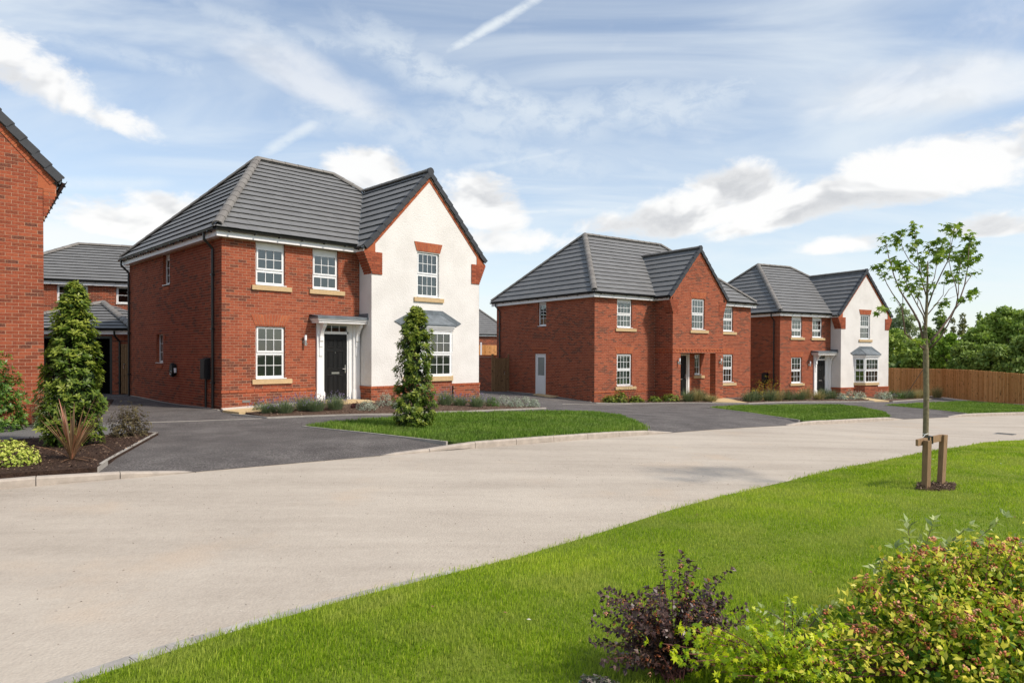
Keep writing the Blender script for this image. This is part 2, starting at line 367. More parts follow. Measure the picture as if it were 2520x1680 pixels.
M['kerb2'] = simple('pale_edging_concrete', (.35,.32,.28), .9, .12, 9, .3, 110)
M['channel'] = simple('grey_concrete_channel', (.36,.335,.305), .9, .2, 7, .5, 60)
M['slab'] = simple('buff_paving', (.56,.41,.22), .85, .10, 8, .25, 90)
M['gravel'] = simple('white_gravel', (.62,.56,.48), .9, .2, 40, .5, 90)
M['soil'], *_ = ground_mat('bark_mulch_bed', [(.3, (.022,.013,.010)), (.5, (.07,.040,.027)), (.72, (.15,.09,.06))], [(9, .4), (55, .6)], 70, 1.0, .04)
M['soil2'], *_ = ground_mat('pale_bark_mulch', [(.3, (.05,.03,.022)), (.5, (.13,.08,.055)), (.72, (.26,.18,.13))], [(9, .4), (55, .6)], 70, 1.0, .04)
def leafmat(name, c0, c1, c2, trans=.35, rough=.5, spec=.3, patch=None):
    m, n, out = mat(name); p = pos(n); t = tone(n)
    c = n.ramp(t, [(0, c0), (.5, c1), (1, c2)])
    if patch: c = n.mix(n.mr(n.noise(p, patch[0], 4, .6), .42, .66, 0, patch[2]), c, patch[1])
    b = n.new('ShaderNodeBsdfPrincipled'); n.l.new(c, b.inputs['Base Color']); b.inputs['Roughness'].default_value = rough; b.inputs['Specular IOR Level'].default_value = spec
    tr = n.new('ShaderNodeBsdfTranslucent'); n.l.new(n.mix(.5, c, n.mix(1.0, c, (1.4,1.5,.7), 'MULTIPLY')), tr.inputs[0])
    mx = n.new('ShaderNodeMixShader'); mx.inputs[0].default_value = trans
    n.l.new(b.outputs[0], mx.inputs[1]); n.l.new(tr.outputs[0], mx.inputs[2]); n.l.new(mx.outputs[0], out.inputs[0]); return m
M['lawn'] = leafmat('lawn_grass', (.135,.230,.010), (.290,.415,.018), (.50,.56,.07), .42, .6, .15, (1.3, (.42,.43,.11), .60))
M['turf'] = leafmat('island_turf', (.075,.150,.016), (.150,.260,.030), (.29,.37,.08), .35, .6, .15, (2.0, (.15,.19,.07), .35))
M['lawnbase'], *_ = ground_mat('lawn_thatch', [(.3, (.10,.15,.014)), (.55, (.17,.23,.020)), (.75, (.28,.29,.07))], [(1.2, .5), (30, .5)], 60, .8)
M['turfbase'], *_ = ground_mat('turf_thatch', [(.3, (.05,.08,.014)), (.6, (.085,.13,.025)), (.8, (.14,.16,.05))], [(2, .5), (30, .5)], 60, .8)
M['field'], *_ = ground_mat('rough_ground', [(.3, (.05,.07,.025)), (.6, (.09,.11,.04)), (.8, (.14,.13,.07))], [(.2, .5), (5, .5)], 20, .5)
M['laurel'] = leafmat('laurel_leaf', (.035,.068,.010), (.105,.165,.020), (.33,.37,.06), .30, .42, .28)
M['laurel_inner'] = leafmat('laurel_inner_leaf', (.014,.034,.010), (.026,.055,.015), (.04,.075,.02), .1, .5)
M['bark'] = simple('grey_green_bark', (.20,.165,.10), .9, .25, 30, .6, 70)
M['twig'] = simple('brown_twig', (.16,.105,.085), .85, .25, 30, .4, 90)
M['redtwig'] = simple('reddish_twig', (.16,.06,.05), .8, .25, 30)
M['maple'] = leafmat('maple_leaf', (.075,.14,.018), (.15,.24,.03), (.30,.38,.06), .42, .5)
def woodmat(name, c0, c1, knots=True, zs=.12):
    m, n, out = mat(name); p = pos(n); t = tone(n)
    mp = n.new('ShaderNodeMapping'); n.l.new(p, mp.inputs[0]); mp.inputs['Scale'].default_value = (1, 1, zs)
    g = n.noise(mp.outputs[0], 45, 4, .6, .6); c = n.mix(t, c0, c1); c = n.mix(n.mr(g, .4, .7, 0, .45), c, tuple(x*.5 for x in c0))
    if knots: c = n.mix(n.mr(n.noise(p, 6.5, 3, .5), .60, .70, 0, .75), c, tuple(x*.28 for x in c0))
    bsdf(n, out, c, .85, g, .3, .004, spec=.15); return m
M['fence'] = woodmat('brown_treated_fence_wood', (.54,.245,.080), (.80,.44,.19))
M['gate'] = woodmat('dark_gate_wood', (.20,.115,.055), (.30,.18,.09))
M['stake'] = woodmat('weathered_stake_wood', (.26,.165,.095), (.34,.22,.13), False, .2)

# ------------------------------------------------------------------ brick work
CAMP = Vector((0,0,0))
_bm = {}
def brick_mesh(L, h, tn, matn):
    k = (round(L, 4), round(h, 4), int(tn*11.99), matn)
    if k not in _bm:
        b = MB(); b.obox((0,0,0), (L,0,0), (0,.012,0), (0,0,h), (k[2]+.5)/12, 0, skip=(4,)); _bm[k] = b.mesh('brick', M[matn])
    return _bm[k]
class Bricks:
    """collects bricks of one thing; flush() makes the largest ones objects and joins the rest per wall"""
    def __init__(s, root, limit): s.root = root; s.limit = limit; s.items = []
    def add(s, wall, o, d, nrm, L, h, tn, matn='brick'): s.items.append((wall, Vector(o), Vector(d), Vector(nrm), L, h, tn, matn))
    def flush(s, name='brick', stuffname='brickwork'):
        mw = Matrix.Translation(s.root.location) @ Matrix.Rotation(s.root.rotation_euler.z, 4, 'Z'); R3 = mw.to_3x3()
        sc = []
        for i, (w, o, d, nr, L, h, tn, mt) in enumerate(s.items):
            if abs(L-.215) > 1e-3: continue
            P = mw @ (o+d*L/2); toc = -P; ds = toc.length; f = (R3 @ nr).dot(toc)/ds
            q = P.x/max(P.y, .1)
            if f <= 0.02 or P.y < 1 or abs(q) > .80: continue
            sc.append((-f/ds**2, i))
        sc.sort(); pick = set(i for _, i in sc[:s.limit]); per = {}
        for i, (w, o, d, nr, L, h, tn, mt) in enumerate(s.items):
            if i in pick:
                ob = link(name, brick_mesh(L, h, tn, mt), w)
                ob.matrix_local = Matrix(((d.x, -nr.x, 0, o.x), (d.y, -nr.y, 0, o.y), (d.z, 0, 1, o.z), (0,0,0,1)))
            else:
                b, ml = per.setdefault(w.name, (MB(), {}))
                k = ml.setdefault(mt, len(ml)); b.obox(o, d*L, -nr*.012, (0,0,h), tn, k, skip=(4,))
        for wn, (b, ml) in per.items():
            b.obj(stuffname, [M[x] for x in ml], bpy.data.objects[wn], kind='stuff')
def subtract(a, b, cuts):
    segs = [(a, b)]
    for c0, c1 in cuts:
        ns = []
        for x0, x1 in segs:
            if c1 <= x0 or c0 >= x1: ns.append((x0, x1)); continue
            if c0 > x0: ns.append((x0, c0))
            if c1 < x1: ns.append((c1, x1))
        segs = ns
    return [q for q in segs if q[1]-q[0] > .012]
CO = .075
def wall(root, BR, p0, p1, z0, z1, openings=(), lim=None, bricks=True, par=0, matn='brick', back='mortar', darkness=.18, start=0.0, name='wall', jamb=.09, tone_fn=None, thick=0.0):
    """brick skin in local coords from p0 to p1 (plan), outside on the right hand of p0->p1."""
    p0 = Vector((p0[0], p0[1], 0)); p1 = Vector((p1[0], p1[1], 0)); d = (p1-p0); L = d.length; d.normalize(); nr = Vector((d.y, -d.x, 0))
    b = MB()
    k0 = math.floor((z0)/CO); nrow = math.ceil((z1-z0)/CO-1e-6)
    off = -nr*.0035
    for r in range(nrow):
        za = z0+r*CO; zb = min(z1, za+CO)
        if lim:
            la, ra = lim(za); lb, rb = lim(zb)
            if rb <= lb and ra <= la: continue
        else: la, ra, lb, rb = 0, L, 0, L
        zm = (za+zb)/2
        cuts = [(o[0], o[1]) for o in openings if o[2] < zm < o[3]]
        for x0, x1 in subtract(max(0, min(la, lb)), min(L, max(ra, rb)), cuts):
            xa0 = max(x0, la) if x0 <= la+1e-6 or x0 <= lb else x0
            A = x0 if any(abs(x0-c[1]) < 1e-6 for c in cuts) or x0 > max(la, lb) else None
            a0 = la if A is None else x0; a1 = lb if A is None else x0
            B2 = x1 if any(abs(x1-c[0]) < 1e-6 for c in cuts) or x1 < min(ra, rb) else None
            b0 = ra if B2 is None else x1; b1 = rb if B2 is None else x1
            b.poly([p0+d*a0+off+Vector((0,0,za)), p0+d*max(a0, b0)+off+Vector((0,0,za)), p0+d*max(a1, b1)+off+Vector((0,0,zb)), p0+d*a1+off+Vector((0,0,zb))])
    if back == 'render':
        pass
    # reveals
    for o in openings:
        if len(o) > 4 and o[4] == 'nojamb': continue
        x0, x1, y0, y1 = o[:4]; q = -nr*jamb
        for xx, s in ((x0, 1), (x1, -1)):
            b.poly([p0+d*xx+off*1.0+Vector((0,0,y0)), p0+d*xx+q+Vector((0,0,y0)), p0+d*xx+q+Vector((0,0,y1)), p0+d*xx+off+Vector((0,0,y1))], mat=0)
        for yy in (y0, y1):
            b.poly([p0+d*x0+off+Vector((0,0,yy)), p0+d*x1+off+Vector((0,0,yy)), p0+d*x1+q+Vector((0,0,yy)), p0+d*x0+q+Vector((0,0,yy))], mat=0)
    w = b.obj(name, M[back], root)
    if not bricks: return w
    for r in range(nrow):
        za = z0+r*CO+.005; h = .065
        if za+h > z1+.01: break
        zm = za+h/2
        l, rr = lim(zm) if lim else (0, L)
        cuts = [(o[0]-.0, o[1]+.0) for o in openings if o[2] < zm < o[3]]
        odd = (int(round(z0/CO))+r+par) % 2
        x = start
        widths = []
        first = True
        while x < L-.01:
            wd = .215
            if first and odd: wd = .1025
            first = False
            x1 = min(x+wd, L)
            if x1 > l+.02 and x < rr-.02:
                for s0, s1 in subtract(max(x, l), min(x1, rr), cuts):
                    if s1-s0 < .025: continue
                    zz = r+int(x*3)
                    dk = darkness*(1.6 if (math.sin(zm*2.1+.8)+math.sin(x*.9+zm)) > .2 else .45)
                    tn = random.uniform(.76, 1.0) if random.random() < dk else min(.74, abs(random.gauss(.30, .2)))
                    if tone_fn: tn = tone_fn(x, zm, tn)
                    BR.add(w, p0+d*s0+Vector((0,0,za)), d, nr, s1-s0, h, tn, matn)
            x = x1+.01
    # header bricks lining the reveals
    for o in openings:
        if len(o) > 4 and o[4] == 'nojamb': continue
        x0, x1, y0, y1 = o[:4]
        zz = y0
        while zz < y1-.05:
            for xx, dd, nn in ((x0, -nr, d), (x1, nr, -d)):
                st_ = p0+d*xx+(-nr*.012 if dd == -nr else -nr*(jamb-.002))
                BR.add(w, st_+Vector((0,0,zz+.005))+nn*.004, dd, nn, jamb-.016, .065, random.uniform(.1,.6), matn)
            zz += CO
    return w
def soldier_lintel(root, p0, d, nr, x0, x1, z0, z1, spread, proud=.004, rows=2, parent=None):
    """gauged brick lintel: splayed upright bricks, joined (each only a few pixels)"""
    d = Vector(d); nr = Vector(nr); p0 = Vector(p0); b = MB(); n = max(6, int(round((x1-x0)/.072)))
    up = Vector((0,0,1)); h = z1-z0
    b.prism([p0+d*(x0)+up*z0-nr*.01, p0+d*(x1)+up*z0-nr*.01, p0+d*(x1+spread)+up*z1-nr*.01, p0+d*(x0-spread)+up*z1-nr*.01], nr*(.012+proud), .5, 1)
    for i in range(n):
        f0 = i/n; f1 = (i+1)/n
        def X(f, t): return (x0-spread*t)+(x1-x0+2*spread*t)*f
        cut = [.0, .62, 1.0] if i % 2 else [.0, .36, 1.0]
        for t0, t1 in zip(cut[:-1], cut[1:]):
            g = .005; e = .004/h*1.2
            q = [p0+d*(X(f0, t0+e)+g)+up*(z0+h*t0+.004), p0+d*(X(f1, t0+e)-g)+up*(z0+h*t0+.004), p0+d*(X(f1, t1)-g)+up*(z0+h*t1-.004), p0+d*(X(f0, t1)+g)+up*(z0+h*t1-.004)]
            b.prism([v+nr*(proud+.001) for v in q], nr*.006, random.random(), 0)
    return b.obj('lintel', [M['brick2'], M['mortar']], parent or root)

# ------------------------------------------------------------------ roof tiles
def clip_poly(P, f):
    out = []
    for i in range(len(P)):
        a = P[i]; c = P[(i+1) % len(P)]; fa = f(a); fc = f(c)
        if fa >= 0: out.append(a)
        if (fa >= 0) != (fc >= 0):
            t = fa/(fa-fc); out.append((a[0]+(c[0]-a[0])*t, a[1]+(c[1]-a[1])*t))
    return out
_tm = {}
def tile_mesh(wd, E, tn, matn):
    k = (round(wd, 3), round(E, 3), int(tn*5.99), matn)
    if k not in _tm:
        b = MB(); h0, h1, th = .054, .012, .016; x = wd
        lo = [(0,0,h0-th), (x,0,h0-th), (x,E+.02,h1-th), (0,E+.02,h1-th)]
        b.poly([(0,0,h0), (x,0,h0), (x,E+.02,h1), (0,E+.02,h1)], (k[2]+.5)/6); b.poly(lo[::-1], .5)
        b.poly([lo[0], lo[1], (x,0,h0), (0,0,h0)], (k[2]+.5)/6); b.poly([lo[1], lo[2], (x,E+.02,h1), (x,0,h0)], .5); b.poly([lo[3], lo[0], (0,0,h0), (0,E+.02,h1)], .5)
        _tm[k] = b.mesh('roof_tile', M[matn])
    return _tm[k]
class Tiles:
    def __init__(s, root, roof, limit): s.root = root; s.roof = roof; s.limit = limit; s.full = []; s.b = MB()
    def slope(s, pts, e, E=.345, wd=.30, matn='tile'):
        pts = [Vector(p) for p in pts]; e = Vector(e).normalized()
        nrm = None
        for i in range(1, len(pts)-1):
            c = (pts[i]-pts[0]).cross(pts[i+1]-pts[0])
            if c.length > 1e-4: nrm = c.normalized(); break
        if nrm.z < 0: nrm = -nrm
        up = nrm.cross(e).normalized()
        if up.z < 0: up = -up
        o = min(pts, key=lambda q: q.z)
        P2 = [((q-o).dot(e), (q-o).dot(up)) for q in pts]
        A = sum(P2[i][0]*P2[(i+1)%len(P2)][1]-P2[(i+1)%len(P2)][0]*P2[i][1] for i in range(len(P2)))
        if A < 0: P2 = P2[::-1]
        x0 = min(q[0] for q in P2); x1 = max(q[0] for q in P2); y1 = max(q[1] for q in P2)
        h0, h1, th = .054, .012, .016
        for r in range(int(math.ceil(y1/E))):
            ya, yb = r*E, (r+1)*E
            x = x0-wd+(wd/2 if r % 2 else 0)
            while x < x1:
                cell = [(x+.0015, ya), (x+wd-.0015, ya), (x+wd-.0015, yb+.02), (x+.0015, yb+.02)]; area0 = (wd-.003)*(E+.02)
                q = cell
                for i in range(len(P2)):
                    a = P2[i]; c = P2[(i+1)%len(P2)]
                    q = clip_poly(q, lambda t, a=a, c=c: (c[0]-a[0])*(t[1]-a[1])-(c[1]-a[1])*(t[0]-a[0])+1e-7)
                    if len(q) < 3: break
                x += wd
                if len(q) < 3: continue
                ar = abs(sum(q[i][0]*q[(i+1)%len(q)][1]-q[(i+1)%len(q)][0]*q[i][1] for i in range(len(q))))/2
                if ar < .002: continue
                tn = random.random(); jz = random.uniform(-.002, .002)
                hz = lambda yy: h0+(h1-h0)*(yy-ya)/E
                if ar > area0*.995 and s.limit:
                    s.full.append((o+e*cell[0][0]+up*(ya+jz)+nrm*jz, e.copy(), up.copy(), nrm.copy(), wd-.003, E, tn, matn)); continue
                top = [o+e*a+up*c+nrm*hz(c) for a, c in q]; i0 = len(s.b.v); m_ = len(top)
                s.b.v.extend([tuple(v) for v in top]); s.b.v.extend([tuple(v-nrm*th) for v in top])
                s.b.f.append(tuple(range(i0, i0+m_))); s.b.t.append(tn); s.b.m.append(0)
                s.b.f.append(tuple(range(i0+2*m_-1, i0+m_-1, -1))); s.b.t.append(tn); s.b.m.append(0)
                for k in range(m_):
                    j = (k+1) % m_; s.b.f.append((i0+m_+k, i0+m_+j, i0+j, i0+k)); s.b.t.append(tn); s.b.m.append(0)
    def flush(s):
        mw = Matrix.Translation(s.root.location) @ Matrix.Rotation(s.root.rotation_euler.z, 4, 'Z'); R3 = mw.to_3x3(); sc = []
        for i, t in enumerate(s.full):
            P = mw @ (t[0]+t[1]*.15+t[2]*.17); ds = P.length; f = (R3 @ t[3]).dot(-P)/ds
            sc.append((-f/ds**2, i))
        sc.sort(); pick = set(i for f, i in sc[:s.limit] if f < 0)
        for i, (o, e, up, nr, wd, E, tn, mt) in enumerate(s.full):
            if e.cross(up).dot(nr) < 0: o = o+e*wd; e = -e
            if i in pick:
                ob = link('roof_tile', tile_mesh(wd, E, tn, mt), s.roof)
                ob.matrix_local = Matrix(((e.x, up.x, nr.x, o.x), (e.y, up.y, nr.y, o.y), (e.z, up.z, nr.z, o.z), (0,0,0,1)))
            else:
                h0, h1, th = .054, .012, .016
                c = [o, o+e*wd, o+e*wd+up*(E+.02), o+up*(E+.02)]; hs = [h0, h0, h1, h1]; i0 = len(s.b.v)
                s.b.v.extend([tuple(v+nr*h) for v, h in zip(c, hs)]); s.b.v.extend([tuple(v+nr*(h-th)) for v, h in zip(c, hs)])
                for q in ((0,1,2,3), (7,6,5,4), (4,5,1,0), (5,6,2,1), (7,4,0,3)):
                    s.b.f.append(tuple(i0+k for k in q)); s.b.t.append(tn); s.b.m.append(0)
        s.b.obj('roof_tiling', M['tile'], s.roof, kind='stuff')
def ridge_run(roof, a, c, r=.125, seglen=.45, updir=(0,0,1), matn='ridge', lift=.02, n=7, joined=False):
    a = Vector(a); c = Vector(c); d = (c-a); L = d.length; d.normalize(); k = max(1, int(round(L/seglen))); sl = L/k
    up = Vector(updir); up = (up-d*up.dot(d)).normalized(); sd = d.cross(up)
    J = MB()
    for i in range(k):
        b = J if joined else MB(); t0 = i*sl; t1 = t0+sl-.006; ang = [math.pi*(j/(n-1)) for j in range(n)]; i0 = len(b.v); tn = random.random()
        for t, rr in ((t0, r*1.05), (t1, r*.97)):
            for q in ang: b.v.append(tuple(a+d*t+up*(lift-.05+rr*math.sin(q)*.86)+sd*(rr*1.08*math.cos(q))))
            for q in ang[::-1]: b.v.append(tuple(a+d*t+up*(lift-.07+(rr-.02)*math.sin(q)*.86)+sd*((rr-.02)*1.08*math.cos(q))))
        m_ = 2*n
        for j in range(m_):
            j2 = (j+1) % m_; b.f.append((i0+j, i0+j2, i0+m_+j2, i0+m_+j)); b.t.append(tn); b.m.append(0)
        for base in (i0, i0+m_):
            for j in range(n-1): b.f.append((base+j, base+j+1, base+m_-2-j, base+m_-1-j)); b.t.append(tn); b.m.append(0)
        if not joined: b.obj('ridge_tile', M[matn], roof)
    if joined: J.obj('ridge_tiles', M[matn], roof, kind='stuff')
def verge_run(roof, a, c, outn, E=.345, drop=.16, w=.11, single=True):
    """interlocking dry verge units down a gable edge a (top) -> c (bottom), outn = outward (toward the gable face)"""
    a = Vector(a); c = Vector(c); d = (a-c); L = d.length; d.normalize(); outn = Vector(outn); k = max(1, int(round(L/E))); sl = L/k
    upn = outn.cross(d); upn = upn if upn.z > 0 else -upn
    J = MB()
    for i in range(k):
        b = MB() if single else J; o = c+d*(i*sl)
        lift0, lift1 = .062, .030
        P = [o+upn*lift0, o+d*(sl+.02)+upn*lift1, o+d*(sl+.02)+upn*(lift1-drop), o+upn*(lift0-drop)]
        i0 = len(b.v); b.prism([p_+outn*.0 for p_ in P], outn*.035, .5)
        b.prism([P[0], P[1], P[1]-outn*w, P[0]-outn*w], upn*-.012, .5)
        if single: b.obj('verge_tile', M['verge'], roof)
    if not single: J.obj('verge_tiles', M['verge'], roof, kind='stuff')
def verge_bricks(root, a, c, outn, width=.10, proud=.012, name='verge_brick_course'):
    a = Vector(a); c = Vector(c); d = (c-a); L = d.length; d.normalize(); outn = Vector(outn); dn = d.cross(outn); dn = dn if dn.z < 0 else -dn
    b = MB(); k = int(L/.075); b.prism([a-outn*.01, c-outn*.01, c+dn*width-outn*.01, a+dn*width-outn*.01], outn*(.014), .5, 1)
    for i in range(k):
        o = a+d*(i*L/k+.005); b.prism([o+outn*.003, o+d*(L/k-.01)+outn*.003, o+d*(L/k-.01)+dn*(width-.004)+outn*.003, o+dn*(width-.004)+outn*.003], outn*proud, random.random(), 0)
    b.obj(name, [M['brick2'], M['mortar']], root)
def gutter(root, a, c, outn, brk=.8, r=.058, E=None):
    a = Vector(a); c = Vector(c); d = c-a; L = d.length; d.normalize(); outn = Vector(outn); up = Vector((0,0,1)); n = 7
    b = MB(); i0 = 0
    for p in (a, c):
        for j in range(n):
            t = math.pi*j/(n-1); b.v.append(tuple(p+outn*(-r*math.cos(t))+up*(-r*math.sin(t)*1.0)))
        for j in range(n):
            t = math.pi*(n-1-j)/(n-1); b.v.append(tuple(p+outn*(-(r-.008)*math.cos(t))+up*(-(r-.008)*math.sin(t))))
    m_ = 2*n
    for j in range(m_):
        j2 = (j+1) % m_; b.f.append((j, j2, m_+j2, m_+j)); b.t.append(.5); b.m.append(0)
    for base in (0, m_):
        for j in range(n-1): b.f.append((base+j, base+j+1, base+m_-2-j, base+m_-1-j)); b.t.append(.5); b.m.append(0)
    g = b.obj('gutter', M['blackpvc'], root)
    k = int(L/brk)
    for i in range(k+1):
        o = a+d*(L*(i+.5)/(k+1)); bb = MB(); bb.obox(o-d*.015-outn*(r+.045)-up*.075, d*.03, outn*.07, up*.06); bb.obox(o-d*.02-outn*r*.2-up*(r+.008), d*.04, outn*r*1.25, up*.03)
        bb.obj('gutter_bracket', M['blackpvc'], g)
    return g
def downpipe(root, pts, r=.036):
    b = MB(); b.tube(pts, r, 10); o = b.obj('downpipe', M['blackpvc'], root, smooth=False)
    a = Vector(pts[-2]); c = Vector(pts[-1]); L = (c-a).length; k = int(L/1.6)
    for i in range(k+1):
        q = a+(c-a)*((i+.4)/(k+1)); bb = MB(); bb.box((q.x-.05, q.y-.05, q.z-.02), (q.x+.05, q.y+.05, q.z+.02)); bb.obj('pipe_clip', M['blackpvc'], o)
    return o

# ------------------------------------------------------------------ windows and doors
def window(root, o, d, nr, w, h, cols, top_rows, bot_rows, split=.5, rec=.07, curtain=0, head=0.0, cill=True):
    """sash style casement in a reveal: o = lower corner of opening on the wall face"""
    o = Vector(o); d = Vector(d); nr = Vector(nr); up = Vector((0,0,1)); q = o-nr*rec; b = MB(); f = .045
    H_ = h-head
    b.obox(q, d*f, -nr*.06, up*h); b.obox(q+d*(w-f), d*f, -nr*.06, up*h); b.obox(q+d*f, d*(w-2*f), -nr*.06, up*.05); b.obox(q+d*f+up*(H_-f), d*(w-2*f), -nr*.06, up*(f+head))
    zs = H_*(1-split)
    b.obox(q+d*f+up*(zs-.022), d*(w-2*f), -nr*.055, up*.044)
    W_ = b.obj('window', M['upvc'], root)
    for (za, zb, rows, pr, fw) in ((zs+.024, H_-f-.002, top_rows, .022, .040), (.052, zs-.024, bot_rows, .004, .026)):
        if rows == 0: continue
        s = MB(); x0 = f+.002; x1 = w-f-.002; p_ = q+nr*pr
        dp = -nr*.045
        s.obox(p_+d*x0+up*za, d*fw, dp, up*(zb-za)); s.obox(p_+d*(x1-fw)+up*za, d*fw, dp, up*(zb-za))
        s.obox(p_+d*(x0+fw)+up*za, d*(x1-x0-2*fw), dp, up*fw*1.15); s.obox(p_+d*(x0+fw)+up*(zb-fw), d*(x1-x0-2*fw), dp, up*fw)
        ix0 = x0+fw; ix1 = x1-fw; iz0 = za+fw*1.15; iz1 = zb-fw; gb = .016
        sash = s.obj('sash', M['upvc'], W_)
        bars = MB()
        for c in range(1, cols): bars.obox(p_-nr*.008+d*(ix0+(ix1-ix0)*c/cols-gb/2)+up*iz0, d*gb, -nr*.022, up*(iz1-iz0))
        for r in range(1, rows):
            zz = iz0+(iz1-iz0)*r/rows-gb/2
            for c in range(cols):
                xa = ix0+(ix1-ix0)*c/cols+(gb/2+.0 if c else 0); xb = ix0+(ix1-ix0)*(c+1)/cols-(gb/2 if c < cols-1 else 0)
                bars.obox(p_-nr*.009+d*xa+up*zz, d*(xb-xa), -nr*.02, up*gb)
        bars.obj('glazing_bars', M['upvc'], W_)
        for r in range(rows):
            for c in range(cols):
                g = MB(); xa = ix0+(ix1-ix0)*c/cols; xb = ix0+(ix1-ix0)*(c+1)/cols; a = iz0+(iz1-iz0)*r/rows; e = iz0+(iz1-iz0)*(r+1)/rows
                P = p_-nr*.02; jx = (random.random()-.5)*.0008
                g.poly([P+d*xa+up*a, P+d*xb+up*a+nr*jx, P+d*xb+up*e, P+d*xa+up*e]); g.obj('pane', M['glass'], W_)
    if cill:
        c = MB(); c.obox(q+nr*(rec+.03)-d*.0-up*.006, d*(w+.03), -nr*(rec+.045), up*.022); c.obj('sill', M['upvc'], W_)
    if curtain:
        c = MB()
        spans = {1: [(w*.70, w*.97)], 2: [(w*.03, w*.28), (w*.72, w*.97)], 3: [(w*.5, w*.97)], 4: [(w*.03, w*.2), (w*.62, w*.97)]}[curtain]
        for x0, x1 in spans:
            k = 14
            for i in range(k):
                t0 = i/k; t1 = (i+1)/k; z_ = lambda t: .16+.03*math.sin(t*k*1.9)
                c.poly([q-nr*z_(t0)+d*(x0+(x1-x0)*t0)+up*.03, q-nr*z_(t1)+d*(x0+(x1-x0)*t1)+up*.03, q-nr*z_(t1)+d*(x0+(x1-x0)*t1)+up*(h-.05), q-nr*z_(t0)+d*(x0+(x1-x0)*t0)+up*(h-.05)])
        c.obj('curtain', M['curtain'], W_, smooth=False)
    return W_
def stone_sill(root, o, d, nr, w, h=.14, proj=.055, ret=.09):
    o = Vector(o); d = Vector(d); nr = Vector(nr); up = Vector((0,0,1)); b = MB(); P = [o+nr*proj, o+d*w+nr*proj, o+d*w-nr*ret, o-nr*ret]
    b.poly([p for p in P][::-1]); T = [P[0]+up*(h-.012), P[1]+up*(h-.012), P[2]+up*(h+.002), P[3]+up*(h+.002)]; b.poly(T)
    for i in range(4):
        j = (i+1) % 4; b.poly([P[i], P[j], T[j], T[i]])
    return b.obj('stone_sill', M['sill'], root)
def wall_lamp(root, o, nr, d):
    o = Vector(o); nr = Vector(nr); d = Vector(d); up = Vector((0,0,1))
    b = MB(); n = 14
    c = o; ring = [c+(d*math.cos(2*math.pi*i/n)+up*math.sin(2*math.pi*i/n))*.055 for i in range(n)]; b.prism([p for p in ring], nr*.02)
    b.tube([c+nr*.02, c+nr*.09], .012, 8); e = c+nr*.10+d*.0
    b.tube([e-up*.10, e+up*.06], .034, 12); b.tube([e-up*.04+nr*.02+d*.02, e-up*.04+nr*.045+d*.03], .018, 8)
    L = b.obj('wall_lamp', M['steel'], root)
    g = MB(); g.tube([e+up*.062, e+up*.20], .036, 12); g.obj('lamp_glass', M['lampglass'], L, smooth=False)
    g = MB(); g.tube([e+up*.201, e+up*.22], .038, 12); g.obj('lamp_cap', M['steel'], L)
def panel_door(root, o, d, nr, w, h, matn='door', knocker=True):
    o = Vector(o); d = Vector(d); nr = Vector(nr); up = Vector((0,0,1)); b = MB(); b.obox(o, d*w, -nr*.05, up*h)
    D = b.obj('door', M[matn], root)
    cw = (w-.36)/2
    rows = [(h-.42, h-.17), (h*.47, h-.50), (.17, h*.38)]
    for z0, z1 in rows:
        for k in range(2):
            x0 = .13+k*(cw+.10); p = MB(); t = .03
            a = [o+d*x0+up*z0, o+d*(x0+cw)+up*z0, o+d*(x0+cw)+up*z1, o+d*x0+up*z1]
            # raised moulding frame and fielded centre
            inn = [o+d*(x0+t)+up*(z0+t), o+d*(x0+cw-t)+up*(z0+t), o+d*(x0+cw-t)+up*(z1-t), o+d*(x0+t)+up*(z1-t)]
            for i in range(4):
                j = (i+1) % 4; mo = [(a[i]+inn[i])/2+nr*.014, (a[j]+inn[j])/2+nr*.014]
                p.poly([a[i]+nr*.001, a[j]+nr*.001, mo[1], mo[0]]); p.poly([mo[0], mo[1], inn[j]+nr*.002, inn[i]+nr*.002])
            p.prism([v+nr*.0005 for v in [inn[0]+d*.02+up*.02, inn[1]-d*.02+up*.02, inn[2]-d*.02-up*.02, inn[3]+d*.02-up*.02]], nr*.008)
            p.obj('door_panel', M[matn], D)
    if knocker:
        k = MB(); c = o+d*(w-.055)+up*h*.47+nr*.0; k.obox(c-d*.018-up*.12, d*.036, nr*.014, up*.24); k.tube([c+nr*.014, c+nr*.05], .010, 8); k.tube([c+nr*.05, c+nr*.05-d*.11], .010, 8); k.obj('handle', M['steel'], D)
        k = MB(); c = o+d*(w*.5-.13)+up*h*.395; k.obox(c, d*.26, nr*.012, up*.055); k.obox(c+d*.015+up*.012+nr*.012, d*.23, nr*.004, up*.03); k.obj('letterbox', M['steel'], D)
        k = MB(); c = o+d*(w*.5)+up*h*.72; k.tube([c, c+nr*.008], .010, 8); k.obj('spyhole', M['steel'], D)
    return D
